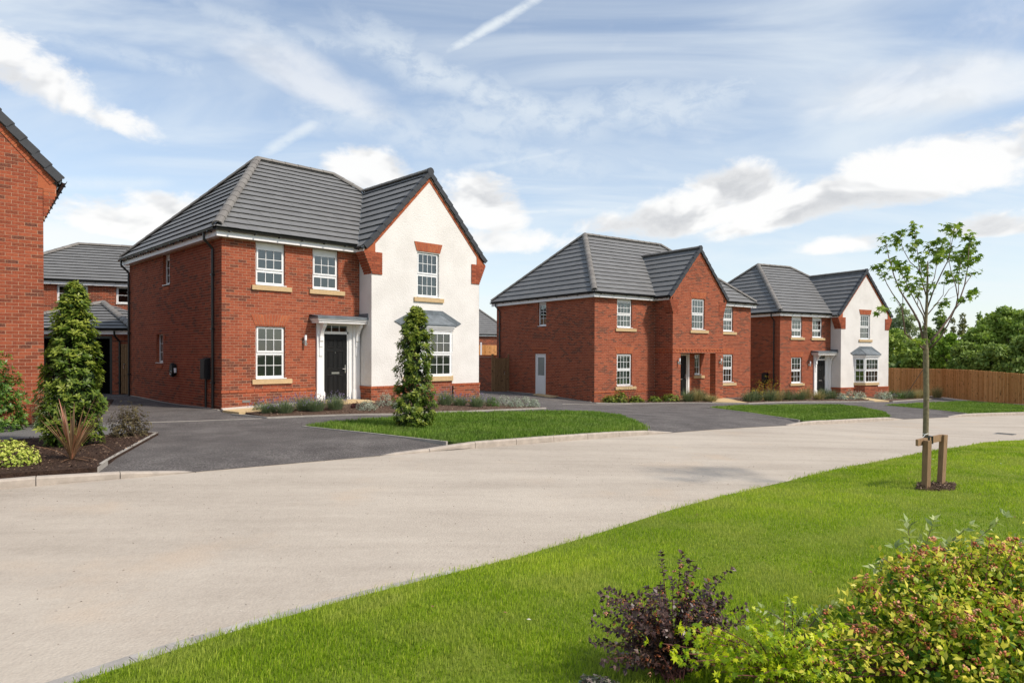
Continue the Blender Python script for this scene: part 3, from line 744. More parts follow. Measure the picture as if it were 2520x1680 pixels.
# ================================================================== ground sheets
import bmesh
def sheet(name, poly, hf, off, step, mats, kind='structure', skirt=0.0, label=None):
    bm = bmesh.new(); vs = [bm.verts.new((x, y, 0)) for x, y in poly]; bm.faces.new(vs)
    xs = [p[0] for p in poly]; ys = [p[1] for p in poly]
    for ax, lo, hi in ((0, min(xs), max(xs)), (1, min(ys), max(ys))):
        c = math.floor(lo/step)*step+step
        while c < hi:
            co = (c,0,0) if ax == 0 else (0,c,0); no = (1,0,0) if ax == 0 else (0,1,0)
            bmesh.ops.bisect_plane(bm, geom=bm.verts[:]+bm.edges[:]+bm.faces[:], plane_co=co, plane_no=no); c += step
    if skirt:
        be = [e for e in bm.edges if len(e.link_faces) == 1]
        r = bmesh.ops.extrude_edge_only(bm, edges=be); low = [v for v in r['geom'] if isinstance(v, bmesh.types.BMVert)]
    else: low = []
    bmesh.ops.triangulate(bm, faces=[f for f in bm.faces if len(f.verts) > 4])
    for f in bm.faces: f.normal_update()
    up = [f for f in bm.faces if abs(f.normal.z) > .5]
    if sum(f.normal.z for f in up) < 0:
        for f in bm.faces: f.normal_flip()
    lows = set(low)
    X = np.array([v.co.x for v in bm.verts]); Y = np.array([v.co.y for v in bm.verts]); Z = hf(X, Y)+off
    for v, z in zip(bm.verts, Z): v.co.z = float(z)-(skirt if v in lows else 0)
    me = bpy.data.meshes.new(name); bm.to_mesh(me); bm.free()
    for m in (mats if isinstance(mats, (list, tuple)) else [mats]): me.materials.append(m)
    o = link(name, me); tag(o, label, kind=kind); return o
# ground far and wide (coarse), held below every sheet laid on it
gx = np.concatenate([np.linspace(-700, -60, 9), np.linspace(-50, 70, 61), np.linspace(80, 700, 9)]); gy = np.concatenate([np.linspace(-400, -20, 6), np.linspace(-12, 90, 52), np.linspace(100, 1200, 12)])
GX, GY = np.meshgrid(gx, gy, indexing='ij'); GZ = H(GX, GY)-.28
V = np.stack([GX, GY, GZ], -1).reshape(-1, 3); ny = len(gy); I = np.arange(len(gx)*ny).reshape(len(gx), ny)
F = np.stack([I[:-1,:-1], I[1:,:-1], I[1:,1:], I[:-1,1:]], -1).reshape(-1, 4)
tag(link('ground', np_mesh('ground', V, F, mats=[M['field']])), kind='structure')
Hroad = lambda X, Y: H(X, Y)-.1
sheet('road', EDGE+NEAR[::-1]+[(-6,-4),(-16,-8)], Hroad, 0.0, 1.0, M['road'])
TARM = EDGE[1:]+[(40,60),(-32,60),(-32,30),(-24,12)]
sheet('driveway', TARM, Htar, 0.0, 1.0, M['tarmac'])
sheet('lawn', [(x+.0, y) for x, y in NEAR]+[(46,20),(46,-12),(-6,-12),(-6,-3)], Hlawn, 0.0, .8, M['lawnbase'], skirt=.12)
# old footpath strip crossing behind the left-hand bed
sheet('footpath', [(-16,9.0),(-9.0,11.85),(-8.53,12.2),(-7.91,12.39),(-7.3,13.0),(-8.2,14.95),(-10.19,14.27),(-10.96,13.78),(-18,10.6)], H, .006, 1.0, M['path'])
# beds
BEDL = [(-16,3.0),(-12,5.4),(-6.49,8.54),(-5.57,9.0),(-6.78,12.93),(-7.22,13.04),(-7.91,12.39),(-8.53,12.2),(-9.0,11.85),(-16,9.0)]
BEDL2 = [(-18,10.6),(-10.96,13.78),(-10.19,14.27),(-9.4,14.7),(-10.0,16.4),(-13,22),(-20,22)]
BEDA = [(-6.66,16.85),(-5.77,15.96),(-2.99,17.03),(-1.23,18.6),(1.02,21.38),(-.55,22.6),(-1.3,23.2),(-4.2,20.2),(-4.75,19.3),(-5.5,18.9)]
BEDB = [(3.75,29.0),(5.19,29.35),(7.5,29.62),(8.86,30.04),(9.2,31.6),(9.3,32.6),(7.6,31.5),(6.3,31.2)]
BEDC = [(10.45,29.8),(11.65,30.67),(14.05,32.2),(16.46,33.17),(18.13,33.79),(18.9,36.2),(19.2,38.7),(15.6,37.6),(12.4,35.5),(10.6,32.6)]
BEDC2 = [(19.3,34.3),(21.2,36.2),(22.95,38.08),(25.81,40.5),(25.9,41.8),(23.4,41.2),(19.95,39.3),(19.75,36.95)]
for nme, pl, mt in (('planting_bed', BEDL, 'soil'), ('planting_bed', BEDL2, 'soil'), ('planting_bed', BEDA, 'soil2'), ('planting_bed', BEDB, 'soil2'), ('planting_bed', BEDC, 'soil2'), ('planting_bed', BEDC2, 'soil2')):
    sheet(nme, pl, H, .035, .8, M[mt], skirt=.12)
ISL1 = [(-4.42,14.43),(-2.62,13.18),(-1.05,12.0),(-.86,12.0),(0.71,13.17),(2.2,14.3),(3.02,14.95),(3.12,16.6),(3.04,19.0),(2.5,19.9),(1.65,20.1),(0.38,19.2),(-2.01,17.39),(-2.86,16.35),(-3.97,15.14)]
ISL2 = [(7.82,26.64),(8.47,23.81),(8.72,20.2),(9.6,20.72),(11,21.87),(13.0,23.2),(14.0,25.4),(14.45,27.6),(14.6,29.89),(11.8,28.83),(9.62,28.13)]
ISL3 = [(16.76,30.25),(17.25,27.6),(17.3,25.6),(20.5,27.15),(27,30.05),(33,32.2),(30,36),(25.05,32.98),(25.2,35.16),(25.0,36.89),(21.05,33.74)]
for pl in (ISL1, ISL2, ISL3): sheet('grass_verge', pl, H, .012, .8, M['turfbase'], skirt=.12)
sheet('paving', [(-7.45,17.35),(-6.78,16.75),(-6.3,17.1),(-6.55,17.9),(-5.5,19.0),(-4.74,18.7),(-4.0,19.7),(-4.35,20.5),(-4.85,20.75),(-5.96,20.1)], H, .055, .6, M['slab'], skirt=.1)
sheet('paving', [(8.95,30.1),(10.38,29.75),(10.55,32.08),(10.6,33.0),(10.2,34.6),(8.4,33.4),(9.28,32.4)], H, .05, .6, M['slab'], skirt=.1)
sheet('paving', [(19.9,39.0),(19.67,36.95),(19.17,34.25),(18.18,33.85),(18.9,36.9),(17.6,38.2),(19.1,39.2)], H, .05, .6, M['slab'], skirt=.1)
sheet('paving', [(25.9,40.4),(25.2,37.3),(25.45,35.5),(25.6,33.3),(25.2,33.2),(24.95,35.3),(24.75,37.3),(25.4,40.3)], H, .03, .8, M['kerb2'], skirt=.1)
sheet('paving', [(1.0,32.2),(1.75,31.15),(1.95,31.3),(2.2,31.75),(1.3,33.0)], H, .045, .6, M['slab'], skirt=.1)
sheet('gravel_strip', [(-7.72,17.9),(-7.45,17.4),(-6.5,18.2),(-5.6,19.2),(-5.8,19.75)], H, .06, .6, M['gravel'], skirt=.1)

def resample(line, step):
    pts = [Vector((x, y, 0)) for x, y in line]; out = [pts[0].copy()]; acc = 0.0
    for a, b in zip(pts[:-1], pts[1:]):
        L = (b-a).length; t = step-acc
        while t <= L: out.append(a+(b-a)*(t/L)); t += step
        acc = L-(t-step)
    return out
def catmull(line, n=6):
    P = [np.array(p, float) for p in line]; P = [2*P[0]-P[1]]+P+[2*P[-1]-P[-2]]; out = []
    for i in range(1, len(P)-2):
        for k in range(n):
            t = k/n; a, b, c, d = P[i-1], P[i], P[i+1], P[i+2]
            out.append(tuple(.5*((2*b)+(-a+c)*t+(2*a-5*b+4*c-d)*t*t+(-a+3*b-3*c+d)*t**3)))
    out.append(tuple(P[-2])); return out
# kerb: full height along beds and islands, dropped across the drives
def kerb_h(p):
    def r(a, b, x): return min(1, max(0, (x-a)/(b-a)))
    x = p[0]
    if x < -4.95: v = 1-r(-5.40, -4.55, x)
    elif x < 3.3: v = r(-1.70, -0.95, x)*(1-r(2.75, 3.75, x))
    elif x < 13.45: v = r(7.9, 8.75, x)*(1-r(12.75, 13.6, x))
    else: v = r(16.1, 17.0, x)
    return .012+.098*v
kr = empty('kerb', (0, 0, 0)); tag(kr, kind='structure')
RS = resample(EDGE[1:], .915)
shift = None
for i in range(len(RS)-1):
    a, b = RS[i], RS[i+1]
    if a.x > 30: break
    d = (b-a).normalized(); n = Vector((-d.y, d.x, 0)); k = MB(); g = .005
    P = []
    for q, s in ((a+d*g, 1), (b-d*g, -1)):
        z = float(H(q.x, q.y))-.1; h = kerb_h(q); bt = min(.022, h*.6)
        P.append([q+Vector((0,0,z-.12)), q+Vector((0,0,z+h-bt)), q+n*.018+Vector((0,0,z+h)), q+n*.125+Vector((0,0,z+h)), q+n*.125+Vector((0,0,z-.12))])
    for j in range(4): k.poly([P[0][j], P[1][j], P[1][j+1], P[0][j+1]])
    k.poly(P[0][::-1]); k.poly(P[1]); k.obj('kerb_stone', M['kerb'], kr)
def edging(line, w=.05, h=.03, hf=H, mt='kerb2', name='edging'):
    P = [Vector((x, y, 0)) for x, y in line]; b = MB()
    for a, c in zip(P[:-1], P[1:]):
        L = (c-a).length; d = (c-a)/L; n = Vector((-d.y, d.x, 0))*w/2; k = max(1, int(L/.3))
        for i in range(k):
            p = a+d*(L*i/k); q = a+d*(L*(i+1)/k-(.004 if i % 3 == 2 else 0)); zp = float(hf(p.x, p.y)); zq = float(hf(q.x, q.y)); up = Vector((0,0,1))
            T = [p-n+up*(zp+h), q-n+up*(zq+h), q+n+up*(zq+h), p+n+up*(zp+h)]; Bm = [v-up*.12 for v in T]
            b.poly(T)
            for j in range(4): b.poly([Bm[j], Bm[(j+1)%4], T[(j+1)%4], T[j]])
    o = b.obj(name, M[mt]); tag(o, kind='structure'); return o
edging([(-5.62,9.10),(-5.9,9.97),(-6.84,12.98),(-7.25,13.1)], .05, .045, lambda x, y: .5*H(x, y)+.5*Htar(x, y))
edging([(-9.4,14.72),(-10.19,14.27),(-10.96,13.78),(-18,10.6)], .05, .04)
edging([(-6.9,16.6),(-5.77,15.92),(-2.99,16.99),(-1.23,18.56),(1.08,21.38)], .04, .038)
edging([(-4.5,14.43),(-2.62,13.12),(-1.15,11.98)], .045, .022)
edging([(-8.9,15.0),(-8.38,15.14),(-7.26,15.46),(-5.9,15.9)], .045, .012)
edging([(1.9,25.6),(3.4,27.4),(5.2,29.2)], .045, .012)
edging([(3.6,28.95),(5.19,29.30),(7.5,29.57),(10.38,29.65),(11.65,30.6),(14.05,32.1),(16.46,33.1),(18.13,33.75)], .045, .045)
edging([(19.3,34.2),(21.25,36.1),(23.0,38.0),(25.2,39.9)], .045, .045)
edging([(-13.7,24.15),(-7.82,17.98)], .05, .015)
edging([(-1.0,36.1),(3.5,29.75)], .05, .02)
edging([(7.72,26.64),(8.40,23.81),(8.66,20.3)], .045, .02); edging([(16.7,30.25),(17.2,27.6),(17.25,25.6)], .045, .02)
CH = catmull(NEAR[:11], 3)
b = MB(); prev = None
for i in range(len(CH)-1):
    if CH[i][0] > -.4: break
    a = Vector((*CH[i], 0)); c = Vector((*CH[i+1], 0)); d = (c-a).normalized(); n = Vector((-d.y, d.x, 0))
    fa = max(0, 1-max(0, a.x+1.2)/2.6); w_ = -.02+.15*fa
    T = [a-n*.06, c-n*.06, c+n*w_, a+n*w_]; T = [Vector((p.x, p.y, float(H(p.x, p.y))-.092)) for p in T]; b.poly(T)
tag(b.obj('channel', M['channel']), kind='structure')

# drain grate let into the road
dgx, dgy = 13.6, 18.6; T = empty('drain_grate', (dgx, dgy, float(H(dgx, dgy))-.1), .7); tag(T, 'small dark iron drain grate set in the pale road near the lawn', 'drain')
b = MB()
for lo, hi in (((-.22,-.22,-.02),(.22,-.18,.008)), ((-.22,.18,-.02),(.22,.22,.008)), ((-.22,-.18,-.02),(-.18,.18,.008)), ((.18,-.18,-.02),(.22,.18,.008))): b.box(lo, hi)
b.obj('frame', M['blackpvc'], T)
for k in range(7): b = MB(); b.box((-.175,-.16+k*.05,-.01), (.175,-.135+k*.05,.006)); b.obj('bar', M['blackpvc'], T)
# ================================================================== houses
R_ = lambda a: (math.cos(a), math.sin(a))
def soffit_fascia(root, pts, S_, ov, runs, hgt=.19):
    """runs: list of (p, q, outward) in plan: wall line; builds soffit strip and fascia board"""
    up = Vector((0,0,1))
    for p, q, n in runs:
        p = Vector((*p, 0)); q = Vector((*q, 0)); n = Vector((*n, 0)); d = (q-p).normalized()
        b = MB(); b.obox(p+up*S_+n*.001, q-p, n*(ov-.001), up*.012); b.obj('soffit', M['fascia'], root)
        b = MB(); b.obox(p+n*ov+up*(S_-.02), q-p, n*.02, up*hgt); b.obj('fascia_board', M['fascia'], root)
def interior(root, x0, x1, y0, y1, z, S_):
    b = MB(); b.box((x0, y0, z), (x1, y1, z+.02)); b.box((x0, y0, 2.5), (x1, y1, 2.62)); b.box((x0, y0, S_-.02), (x1, y1, S_)); b.box((x0+.2, y0+3.4, z), (x1-.2, y0+3.5, S_-.03)); b.obj('interior_floor', M['blind'], root)
def house_gable_type(name, loc, rz, label, nb, nt, second=False):
    T = empty(name, loc, rz); tag(T, label, 'house', 'detached brick houses along the road')
    BR = Bricks(T, nb)
    Sz, D, Wd, Pj, Rt = 4.69, 8.40, 4.22, .69, 8.586
    ov = .19; up = Vector((0,0,1)); X = Vector((1,0,0)); Yv = Vector((0,1,0))
    cur = 3 if second else 0
    # --- walls
    o_front = [(.93,1.79,.86,2.355), (.93,1.79,3.48,Sz), (2.64,3.49,3.48,Sz), (2.98,3.97,.1,2.52,'nojamb')]
    wall(T, BR, (0,0), (Wd,0), -.45, Sz, o_front, par=0)
    o_side = [(D-4.775,D-4.148,3.71,Sz), (D-5.445,D-4.80,1.25,2.2)]
    if second: o_side = []
    wall(T, BR, (0,D), (0,.012), -.45, Sz, o_side, par=1)
    # projecting plinth course, plain smooth bricks
    w = MB(); pl = w
    for (p, d, n, L) in ((Vector((-.0,0,0)), X, -Yv, Wd), (Vector((0,D,0)), -Yv, -X, D)):
        if abs(d.y) > .5: continue
        x = -.018
        while x < 2.74:
            x1 = min(x+.215, 2.74); w.obox(p+d*x+n*.018+up*.50, d*(x1-x), -n*.02, up*.065, random.random()); x = x1+.01
    x = 0
    while x < 1.2:
        w.obox(Vector((-.018, x, .50)), X*.02, Yv*.215, up*.065, random.random()); x += .225
    w.obj('plinth_course', M['brick2'], T)
    # wing: brick base, roughcast above
    o_wing = [(5.924-Wd, 6.819-Wd, 3.408, 4.88), (5.42-Wd, 7.38-Wd, .84, 2.42,'nojamb')]
    wz = .58
    wall(T, BR, (Wd-.02,-Pj-.02), (Rt+.02,-Pj-.02), -.45, wz, [(5.35-Wd, 7.45-Wd, -.5, wz,'nojamb')], par=1)
    wall(T, BR, (Wd-.02,0), (Wd-.02,-Pj-.008), -.45, wz, par=0)
    wall(T, BR, (Rt+.02,-Pj-.008), (Rt+.02,D), -.45, wz, par=0)
    zr = 7.473; gu = 6.409; sl = 1.087
    limf = lambda z: ((0, Rt-Wd) if z <= 4.70 else (max(0, gu-(zr-.10-z)/sl-Wd), min(Rt-Wd, gu+(zr-.10-z)/sl-Wd)))
    wall(T, BR, (Wd,-Pj), (Rt,-Pj), wz, zr-.1, o_wing, lim=limf, bricks=False, back='render')
    wall(T, BR, (Wd,0), (Wd,-Pj), wz, Sz+.1, bricks=False, back='render')
    wall(T, BR, (Rt,-Pj), (Rt,D), wz, Sz, bricks=False, back='render')
    wall(T, BR, (Rt,D), (0,D), -.45, Sz, bricks=False)
    b = MB(); x = 0
    for (p, d, n, L) in ((Vector((Wd-.035,-Pj-.035,0)), X, -Yv, Rt-Wd+.07), (Vector((Wd-.035,0,0)), -Yv, -X, Pj)):
        x = 0
        while x < L-.02:
            x1 = min(x+.215, L); b.obox(p+d*x+up*(wz-.072), d*(x1-x), -n*.04, up*.066, random.random()); x = x1+.01
    b.obj('plinth_course', M['brick2'], T)
    # kneelers: corbelled brick blocks at both gable feet
    KN_ = part_empty('corbel_bricks', T)
    n_c = 9
    for side in (0, 1):
        cb = MB(); cb2 = []
        for i in range(n_c):
            z0 = 4.0+i*CO; ex = min(.27, .034*i); vb = -Pj+.22
            if side == 0: xa, xb = Wd-ex, Wd+.37-(.0 if i < 8 else .0)
            else: xa, xb = Rt-.37, Rt+ex
            cb.box((xa+.006, -Pj-.016, z0), (xb-.006, vb+.22, z0+CO), .5, 1)
            x = xa; odd = i % 2
            while x < xb-.02:
                wdt = .1025 if (odd and abs(x-xa) < .01) else .215
                x1 = min(x+wdt, xb)
                if x1-x > .03: BR.add(KN_, (x, -Pj-.026, z0+.005), X, -Yv, x1-x, .065, random.uniform(0,.75) if i < 7 else random.uniform(0,.3))
                x = x1+.01
            xs = xa if side == 0 else xb
            dd, nn = (-Yv, -X) if side == 0 else (Yv, X)
            y = vb+.22 if side == 0 else -Pj-.014
            st_ = Vector((xs, y, z0+.005))
            BR.add(KN_, st_, dd, nn, .215, .065, random.uniform(0,.7)); BR.add(KN_, st_+dd*.225, dd, nn, .2, .065, random.uniform(0,.7))
        zt = 4.0+n_c*CO
        # upper return to the verge
        if side == 0: q = [(Wd-.27,-Pj-.022,zt), (Wd+.12,-Pj-.022,zt), (Wd+.12,-Pj-.022,zt+.30), (Wd-.27,-Pj-.022,zt+.02)]
        else: q = [(Rt-.12,-Pj-.022,zt), (Rt+.27,-Pj-.022,zt), (Rt+.27,-Pj-.022,zt+.02), (Rt-.12,-Pj-.022,zt+.30)]
        cb.prism(q, Yv*.45, .4, 0)
        cb.obj('corbel', [M['brick2'], M['mortar']], T)
    for sgn in (-1, 1):
        a = Vector((gu, -Pj, zr-.16)); c = Vector((gu+sgn*2.42, -Pj, zr-.16-2.42*sl)); verge_bricks(T, a, c, (0,-1,0))
    # --- roof
    ev = .25; ze = 4.88; rzz = 8.165; rv = 4.29; r0, r1 = 2.85, 5.754
    Rf = MB(); dn = Vector((0,0,-.02))
    F_ = [(-ev,-ev,ze), (4.02,-ev,ze), (gu,3.33,zr), (r1,rv,rzz), (r0,rv,rzz)]
    L_ = [(-ev,D+ev,ze), (-ev,-ev,ze), (r0,rv,rzz)]
    GL = [(3.95,-Pj-.05,4.80), (3.95,-.36,4.80), (gu,3.33,zr), (gu,-Pj-.05,zr)]
    GR = [(gu,-Pj-.05,zr), (gu,3.33,zr), (gu+2.46,3.33,4.80), (gu+2.46,-Pj-.05,4.80)]
    RR = [(r1,rv,rzz), (gu,3.33,zr), (Rt+ev-.02,3.33,4.82), (Rt+ev,D+ev,ze)]
    BK = [(r0,rv,rzz), (r1,rv,rzz), (Rt+ev,D+ev,ze), (-ev,D+ev,ze)]
    for q in (F_, L_, GL, GR, RR, BK): Rf.poly([Vector(v)+dn for v in q])
    roof = Rf.obj('roof', M['felt'], T)
    TL = Tiles(T, roof, nt); TL.slope(F_, (1,0,0)); TL.slope([L_[1], L_[2], L_[0]], (0,1,0)); TL.slope(GL, (0,1,0), E=.345); TL.slope(GR, (0,1,0)); TL.flush()
    Rb = MB()
    for q in (RR, BK): Rb.poly([Vector(v)+Vector((0,0,.02)) for v in q])
    Rb.obj('roof_slope', M['tile'], roof)
    j = nb == 0
    nL = Vector((-1.06,0,1)).normalized(); nF = Vector((0,-.7236,1)).normalized()
    ridge_run(roof, (-ev+.05,-ev+.05,ze+.10), (r0,rv,rzz+.06), .125, .42, nL+nF, lift=.03)
    ridge_run(roof, (r0,rv,rzz+.06), (r1,rv,rzz+.06), .12, .45, lift=.03)
    ridge_run(roof, (-ev+.05,D+ev-.05,ze+.10), (r0,rv,rzz+.06), .12, .42, lift=.03, joined=True)
    ridge_run(roof, (gu,3.33,zr+.08), (r1,rv,rzz+.06), .12, .42, lift=.03)
    ridge_run(roof, (gu,-Pj-.02,zr+.06), (gu,3.33,zr+.06), .115, .45, lift=.03)
    cap = MB(); nn = 12; ring = [(gu+.125*math.cos(math.pi*i/nn*1.0), -Pj-.09, zr+.02+.135*math.sin(math.pi*i/nn)) for i in range(nn+1)]+[(gu-.07,-Pj-.09,zr-.12),(gu+.07,-Pj-.09,zr-.12)]
    cap.prism(ring, (0,.10,0)); cap.obj('ridge_end_cap', M['verge'], roof)
    for sgn in (-1, 1):
        verge_run(roof, (gu, -Pj-.05, zr+.02), (gu+sgn*2.46, -Pj-.05, 4.80), (0,-1,0), E=.345, drop=.15)
    vl = MB(); vl.tube([(4.02,-ev,ze+.02), (gu,3.30,zr+.02)], .022, 6); vl.obj('valley', M['lead'], roof)
    soffit_fascia(T, None, Sz, ov, [((-ov-.02,0), (Wd-.0,0), (0,-1)), ((0,D+ov), (0,-ov+.0), (-1,0))])
    b = MB(); b.obox(Vector((Wd-.28,-ov-.02,Sz-.02)), -Yv*(Pj-.20), X*.02, up*.16); b.obox(Vector((Wd-.26,-ov-.02,Sz)), -Yv*(Pj-.22), X*.25, up*.012); b.obj('fascia_board', M['fascia'], T)
    gutter(T, (-.24,-ov-.085,Sz+.175), (3.93,-ov-.085,Sz+.175), (0,-1,0)); gutter(T, (-ov-.085,D+.2,Sz+.175), (-ov-.085,-.24,Sz+.175), (-1,0,0)); gutter(T, (3.88,-ov-.14,Sz+.10), (3.88,-Pj-.04,Sz+.10), (-1,0,0), .35)
    dpv = .5 if not second else .39
    downpipe(T, [(-ov-.09,dpv,4.82), (-ov-.09,dpv,4.66), (-.055,dpv,4.42), (-.055,dpv,4.3), (-.055,dpv,-.12)])
    if not second: downpipe(T, [(-ov-.09,D-.05,4.82), (-ov-.09,D-.05,4.66), (-.055,D-.1,4.42), (-.055,D-.1,4.3), (-.055,D-.1,-.05)])
    interior(T, .03, Rt-.03, .03, D-.03, .12, Sz)
    # --- windows
    f = (X, -Yv)
    window(T, (.93,0,.86), *f, .86, 1.495, 3, 2, 2, .52, curtain=cur and 3)
    window(T, (.93,0,3.48), *f, .86, 1.21, 3, 2, 1, .62, head=.14, curtain=cur and 3)
    window(T, (2.64,0,3.48), *f, .85, 1.21, 3, 2, 1, .62, head=.14, curtain=cur and 3)
    stone_sill(T, (.8175,0,.715), *f, 1.163); stone_sill(T, (.81,0,3.335), *f, 1.163); stone_sill(T, (2.53,0,3.335), *f, 1.16)
    soldier_lintel(T, (0,0,0), X, -Yv, .91, 1.81, 2.36, 2.66, .13)
    window(T, (5.924,-Pj,3.408), *f, .895, 1.472, 4 if not second else 4, 2, 2, .5, curtain=cur and 4)
    stone_sill(T, (5.79,-Pj,3.262), *f, 1.20)
    soldier_lintel(T, (0,-Pj,0), X, -Yv, 5.90, 6.845, 4.885, 5.18, .10, proud=.012)
    if not second:
        window(T, (0,4.775,3.71), -Yv, -X, .627, .98, 2, 0, 3, 0.0, rec=.09, head=.14); window(T, (0,5.445,1.25), -Yv, -X, .645, .95, 2, 0, 3, 0.0, rec=.09)
        for vv, zz in ((5.445,1.25), (4.775,3.71)):
            b = MB(); b.obox((-.004, vv-.02, zz-.16), (-.012,0,0), (0,-.56,0), (0,0,.11), .2); b.obj('brick_panel', M['brick2'], T)
    # --- entrance
    b = MB(); b.box((2.98,.03,.13), (3.03,.10,2.16)); b.box((3.81,.03,.13), (3.86,.10,2.16)); b.box((3.03,.03,2.16), (3.81,.10,2.24)); b.box((2.98,.03,2.42), (3.86,.10,2.54)); b.box((3.86,-.0,.1), (3.985,.10,2.54)); b.box((2.98,.03,2.24),(3.03,.10,2.42)); b.box((3.81,.03,2.24),(3.86,.10,2.42))
    DF = b.obj('door_frame', M['upvc'], T)
    for k in range(3):
        g = MB(); x0 = 3.03+.26*k; g.poly([(x0,.07,2.24),(x0+.26,.07,2.24),(x0+.26,.07,2.42),(x0,.07,2.42)]); g.obj('pane', M['glass'], DF)
        if k: g = MB(); g.box((x0-.008,.05,2.24),(x0+.008,.065,2.42)); g.obj('glazing_bar', M['upvc'], DF)
    panel_door(T, (3.03,.06,.17), X, -Yv, .78, 1.99)
    b = MB(); b.box((2.99,.0,.12), (3.85,.10,.168)); b.obj('threshold', M['steel'], T)
    for x0 in (2.75, 3.97):
        b = MB(); b.box((x0,-.075,.42), (x0+.225,-.0,2.50)); b.box((x0-.02,-.10,.02), (x0+.245,.0,.42)); b.box((x0-.01,-.088,.42), (x0+.235,.0,.45))
        b.obj('pilaster', M['upvc'], T)
        b = MB(); s0 = x0+.06; pts = [(s0,-.075,1.5),(s0,-.10,1.5),(s0,-.10,1.78),(s0,-.12,1.78),(s0,-.12,1.93),(s0,-.15,1.95),(s0,-.15,2.10),(s0,-.17,2.16),(s0,-.25,2.30),(s0,-.33,2.38),(s0,-.36,2.47),(s0,-.075,2.47)]
        b.prism(pts, (.105,0,0)); b.obj('bracket', M['upvc'], T)
    b = MB()
    for z0, z1, e in ((2.47,2.53,0.02), (2.53,2.575,.05), (2.575,2.60,.08)): b.box((2.63-e,-.42-e,z0), (Wd-.002 if e < .07 else Wd-.002,0-.001,z1))
    b.obj('canopy_cornice', M['fascia'], T)
    b = MB(); b.prism([(2.53,-.52,2.602),(Wd-.001,-.52,2.602),(Wd-.001,-.52,2.66),(2.53,-.52,2.66)], (0,.515,0)); b.prism([(2.53,-.52,2.661),(Wd,-.52,2.661),(Wd,-.002,2.72),(2.53,-.002,2.72)], (0,0,.006)); b.box((4.2,-.50,2.63), (4.215,-.0,2.80)); b.obj('canopy_roof', M['lead'], T)
    wall_lamp(T, (2.365,0,1.90), (0,-1,0), (1,0,0))
    # --- bay window (canted)
    yb = -Pj; A0, A1, B0, B1, pj = 5.42, 7.38, 5.80, 7.00, .42
    def cant(z0, z1, grow, b, mati=0, tn=.5):
        q = [(A0-grow, yb+.01, z0), (B0-grow*.6, yb-pj-grow, z0), (B1+grow*.6, yb-pj-grow, z0), (A1+grow, yb+.01, z0)]
        b.prism(q, (0,0,z1-z0), tn, mati)
    bw = wall(T, BR, (A0,yb), (B0,yb-pj), -.45, .70, par=0, start=0); wall(T, BR, (B0,yb-pj), (B1,yb-pj), -.45, .70, par=1); wall(T, BR, (B1,yb-pj), (A1,yb), -.45, .70, par=0)
    b = MB(); cant(.70, .845, .06, b); b.obj('stone_sill', M['sill'], T)
    b = MB(); cant(2.30, 2.36, .03, b); cant(2.361, 2.42, .07, b); cant(2.421, 2.47, .11, b); b.obj('cornice', M['fascia'], T)
    cn = Vector((B0-A0, -pj, 0)); cl = cn.length; cn.normalize(); c2 = Vector((A1-B1, pj, 0)).normalized()
    for (o, d, ln, cols) in ((Vector((A0,yb,.85)), cn, cl, 2), (Vector((B0,yb-pj,.85)), X, B1-B0, 4), (Vector((B1,yb-pj,.85)), c2, cl, 2)):
        nr = Vector((d.y, -d.x, 0)); window(T, o, d, nr, ln, 1.45, cols, 2, 2, .5, rec=.0 , cill=False, curtain=(3 if cols == 4 and second else 0))
    lf = MB(); g_ = .14; E0 = [(A0-g_,yb,2.475), (B0-g_*.6,yb-pj-g_,2.475), (B1+g_*.6,yb-pj-g_,2.475), (A1+g_,yb,2.475)]; T0 = [(5.9,yb,2.86), (6.9,yb,2.86)]
    up2 = Vector((0,0,.05))
    E1 = [tuple(Vector(v)+up2) for v in E0]
    lf.poly([E1[0], E1[1], T0[0]]); lf.poly([E1[1], E1[2], T0[1], T0[0]]); lf.poly([E1[2], E1[3], T0[1]])
    for i in range(3): lf.poly([E0[i], E0[i+1], E1[i+1], E1[i]])
    lf.poly([E0[3], E0[2], E0[1], E0[0]])
    lf.tube([E1[1], T0[0]], .016, 6); lf.tube([E1[2], T0[1]], .016, 6)
    br = lf.obj('bay_roof', M['lead'], T)
    fl = MB(); q = [Vector((E1[0][0]-.24,yb-.012,2.60)), Vector((T0[0][0]-.05,yb-.012,2.99)), Vector((T0[1][0]+.05,yb-.012,2.99)), Vector((E1[3][0]+.24,yb-.012,2.60))]
    qi = [Vector((E1[0][0]+.02,yb-.012,2.47)), Vector((T0[0][0]+.03,yb-.012,2.84)), Vector((T0[1][0]-.03,yb-.012,2.84)), Vector((E1[3][0]-.02,yb-.012,2.47))]
    for i in range(3): fl.prism([qi[i], qi[i+1], q[i+1], q[i]], (0,-.012,0))
    fl.obj('flashing', M['lead'], br)
    # --- boxes on the side wall
    mv = .97 if not second else 1.0
    b = MB(); b.prism([(-.001,mv-.19,.84),(-.16,mv-.19,.86),(-.16,mv-.19,1.40),(-.001,mv-.19,1.45)], (0,.35,0)); mb = b.obj('meter_box', M['meter'], T)
    b = MB(); b.box((-.17,mv-.16,.89), (-.1605,mv+.13,1.37)); b.obj('meter_door', M['meter'], mb)
    b = MB(); b.tube([(-.05,mv+.05,.84),(-.05,mv+.05,-.1)], .032, 8); b.obj('conduit', M['blackpvc'], T)
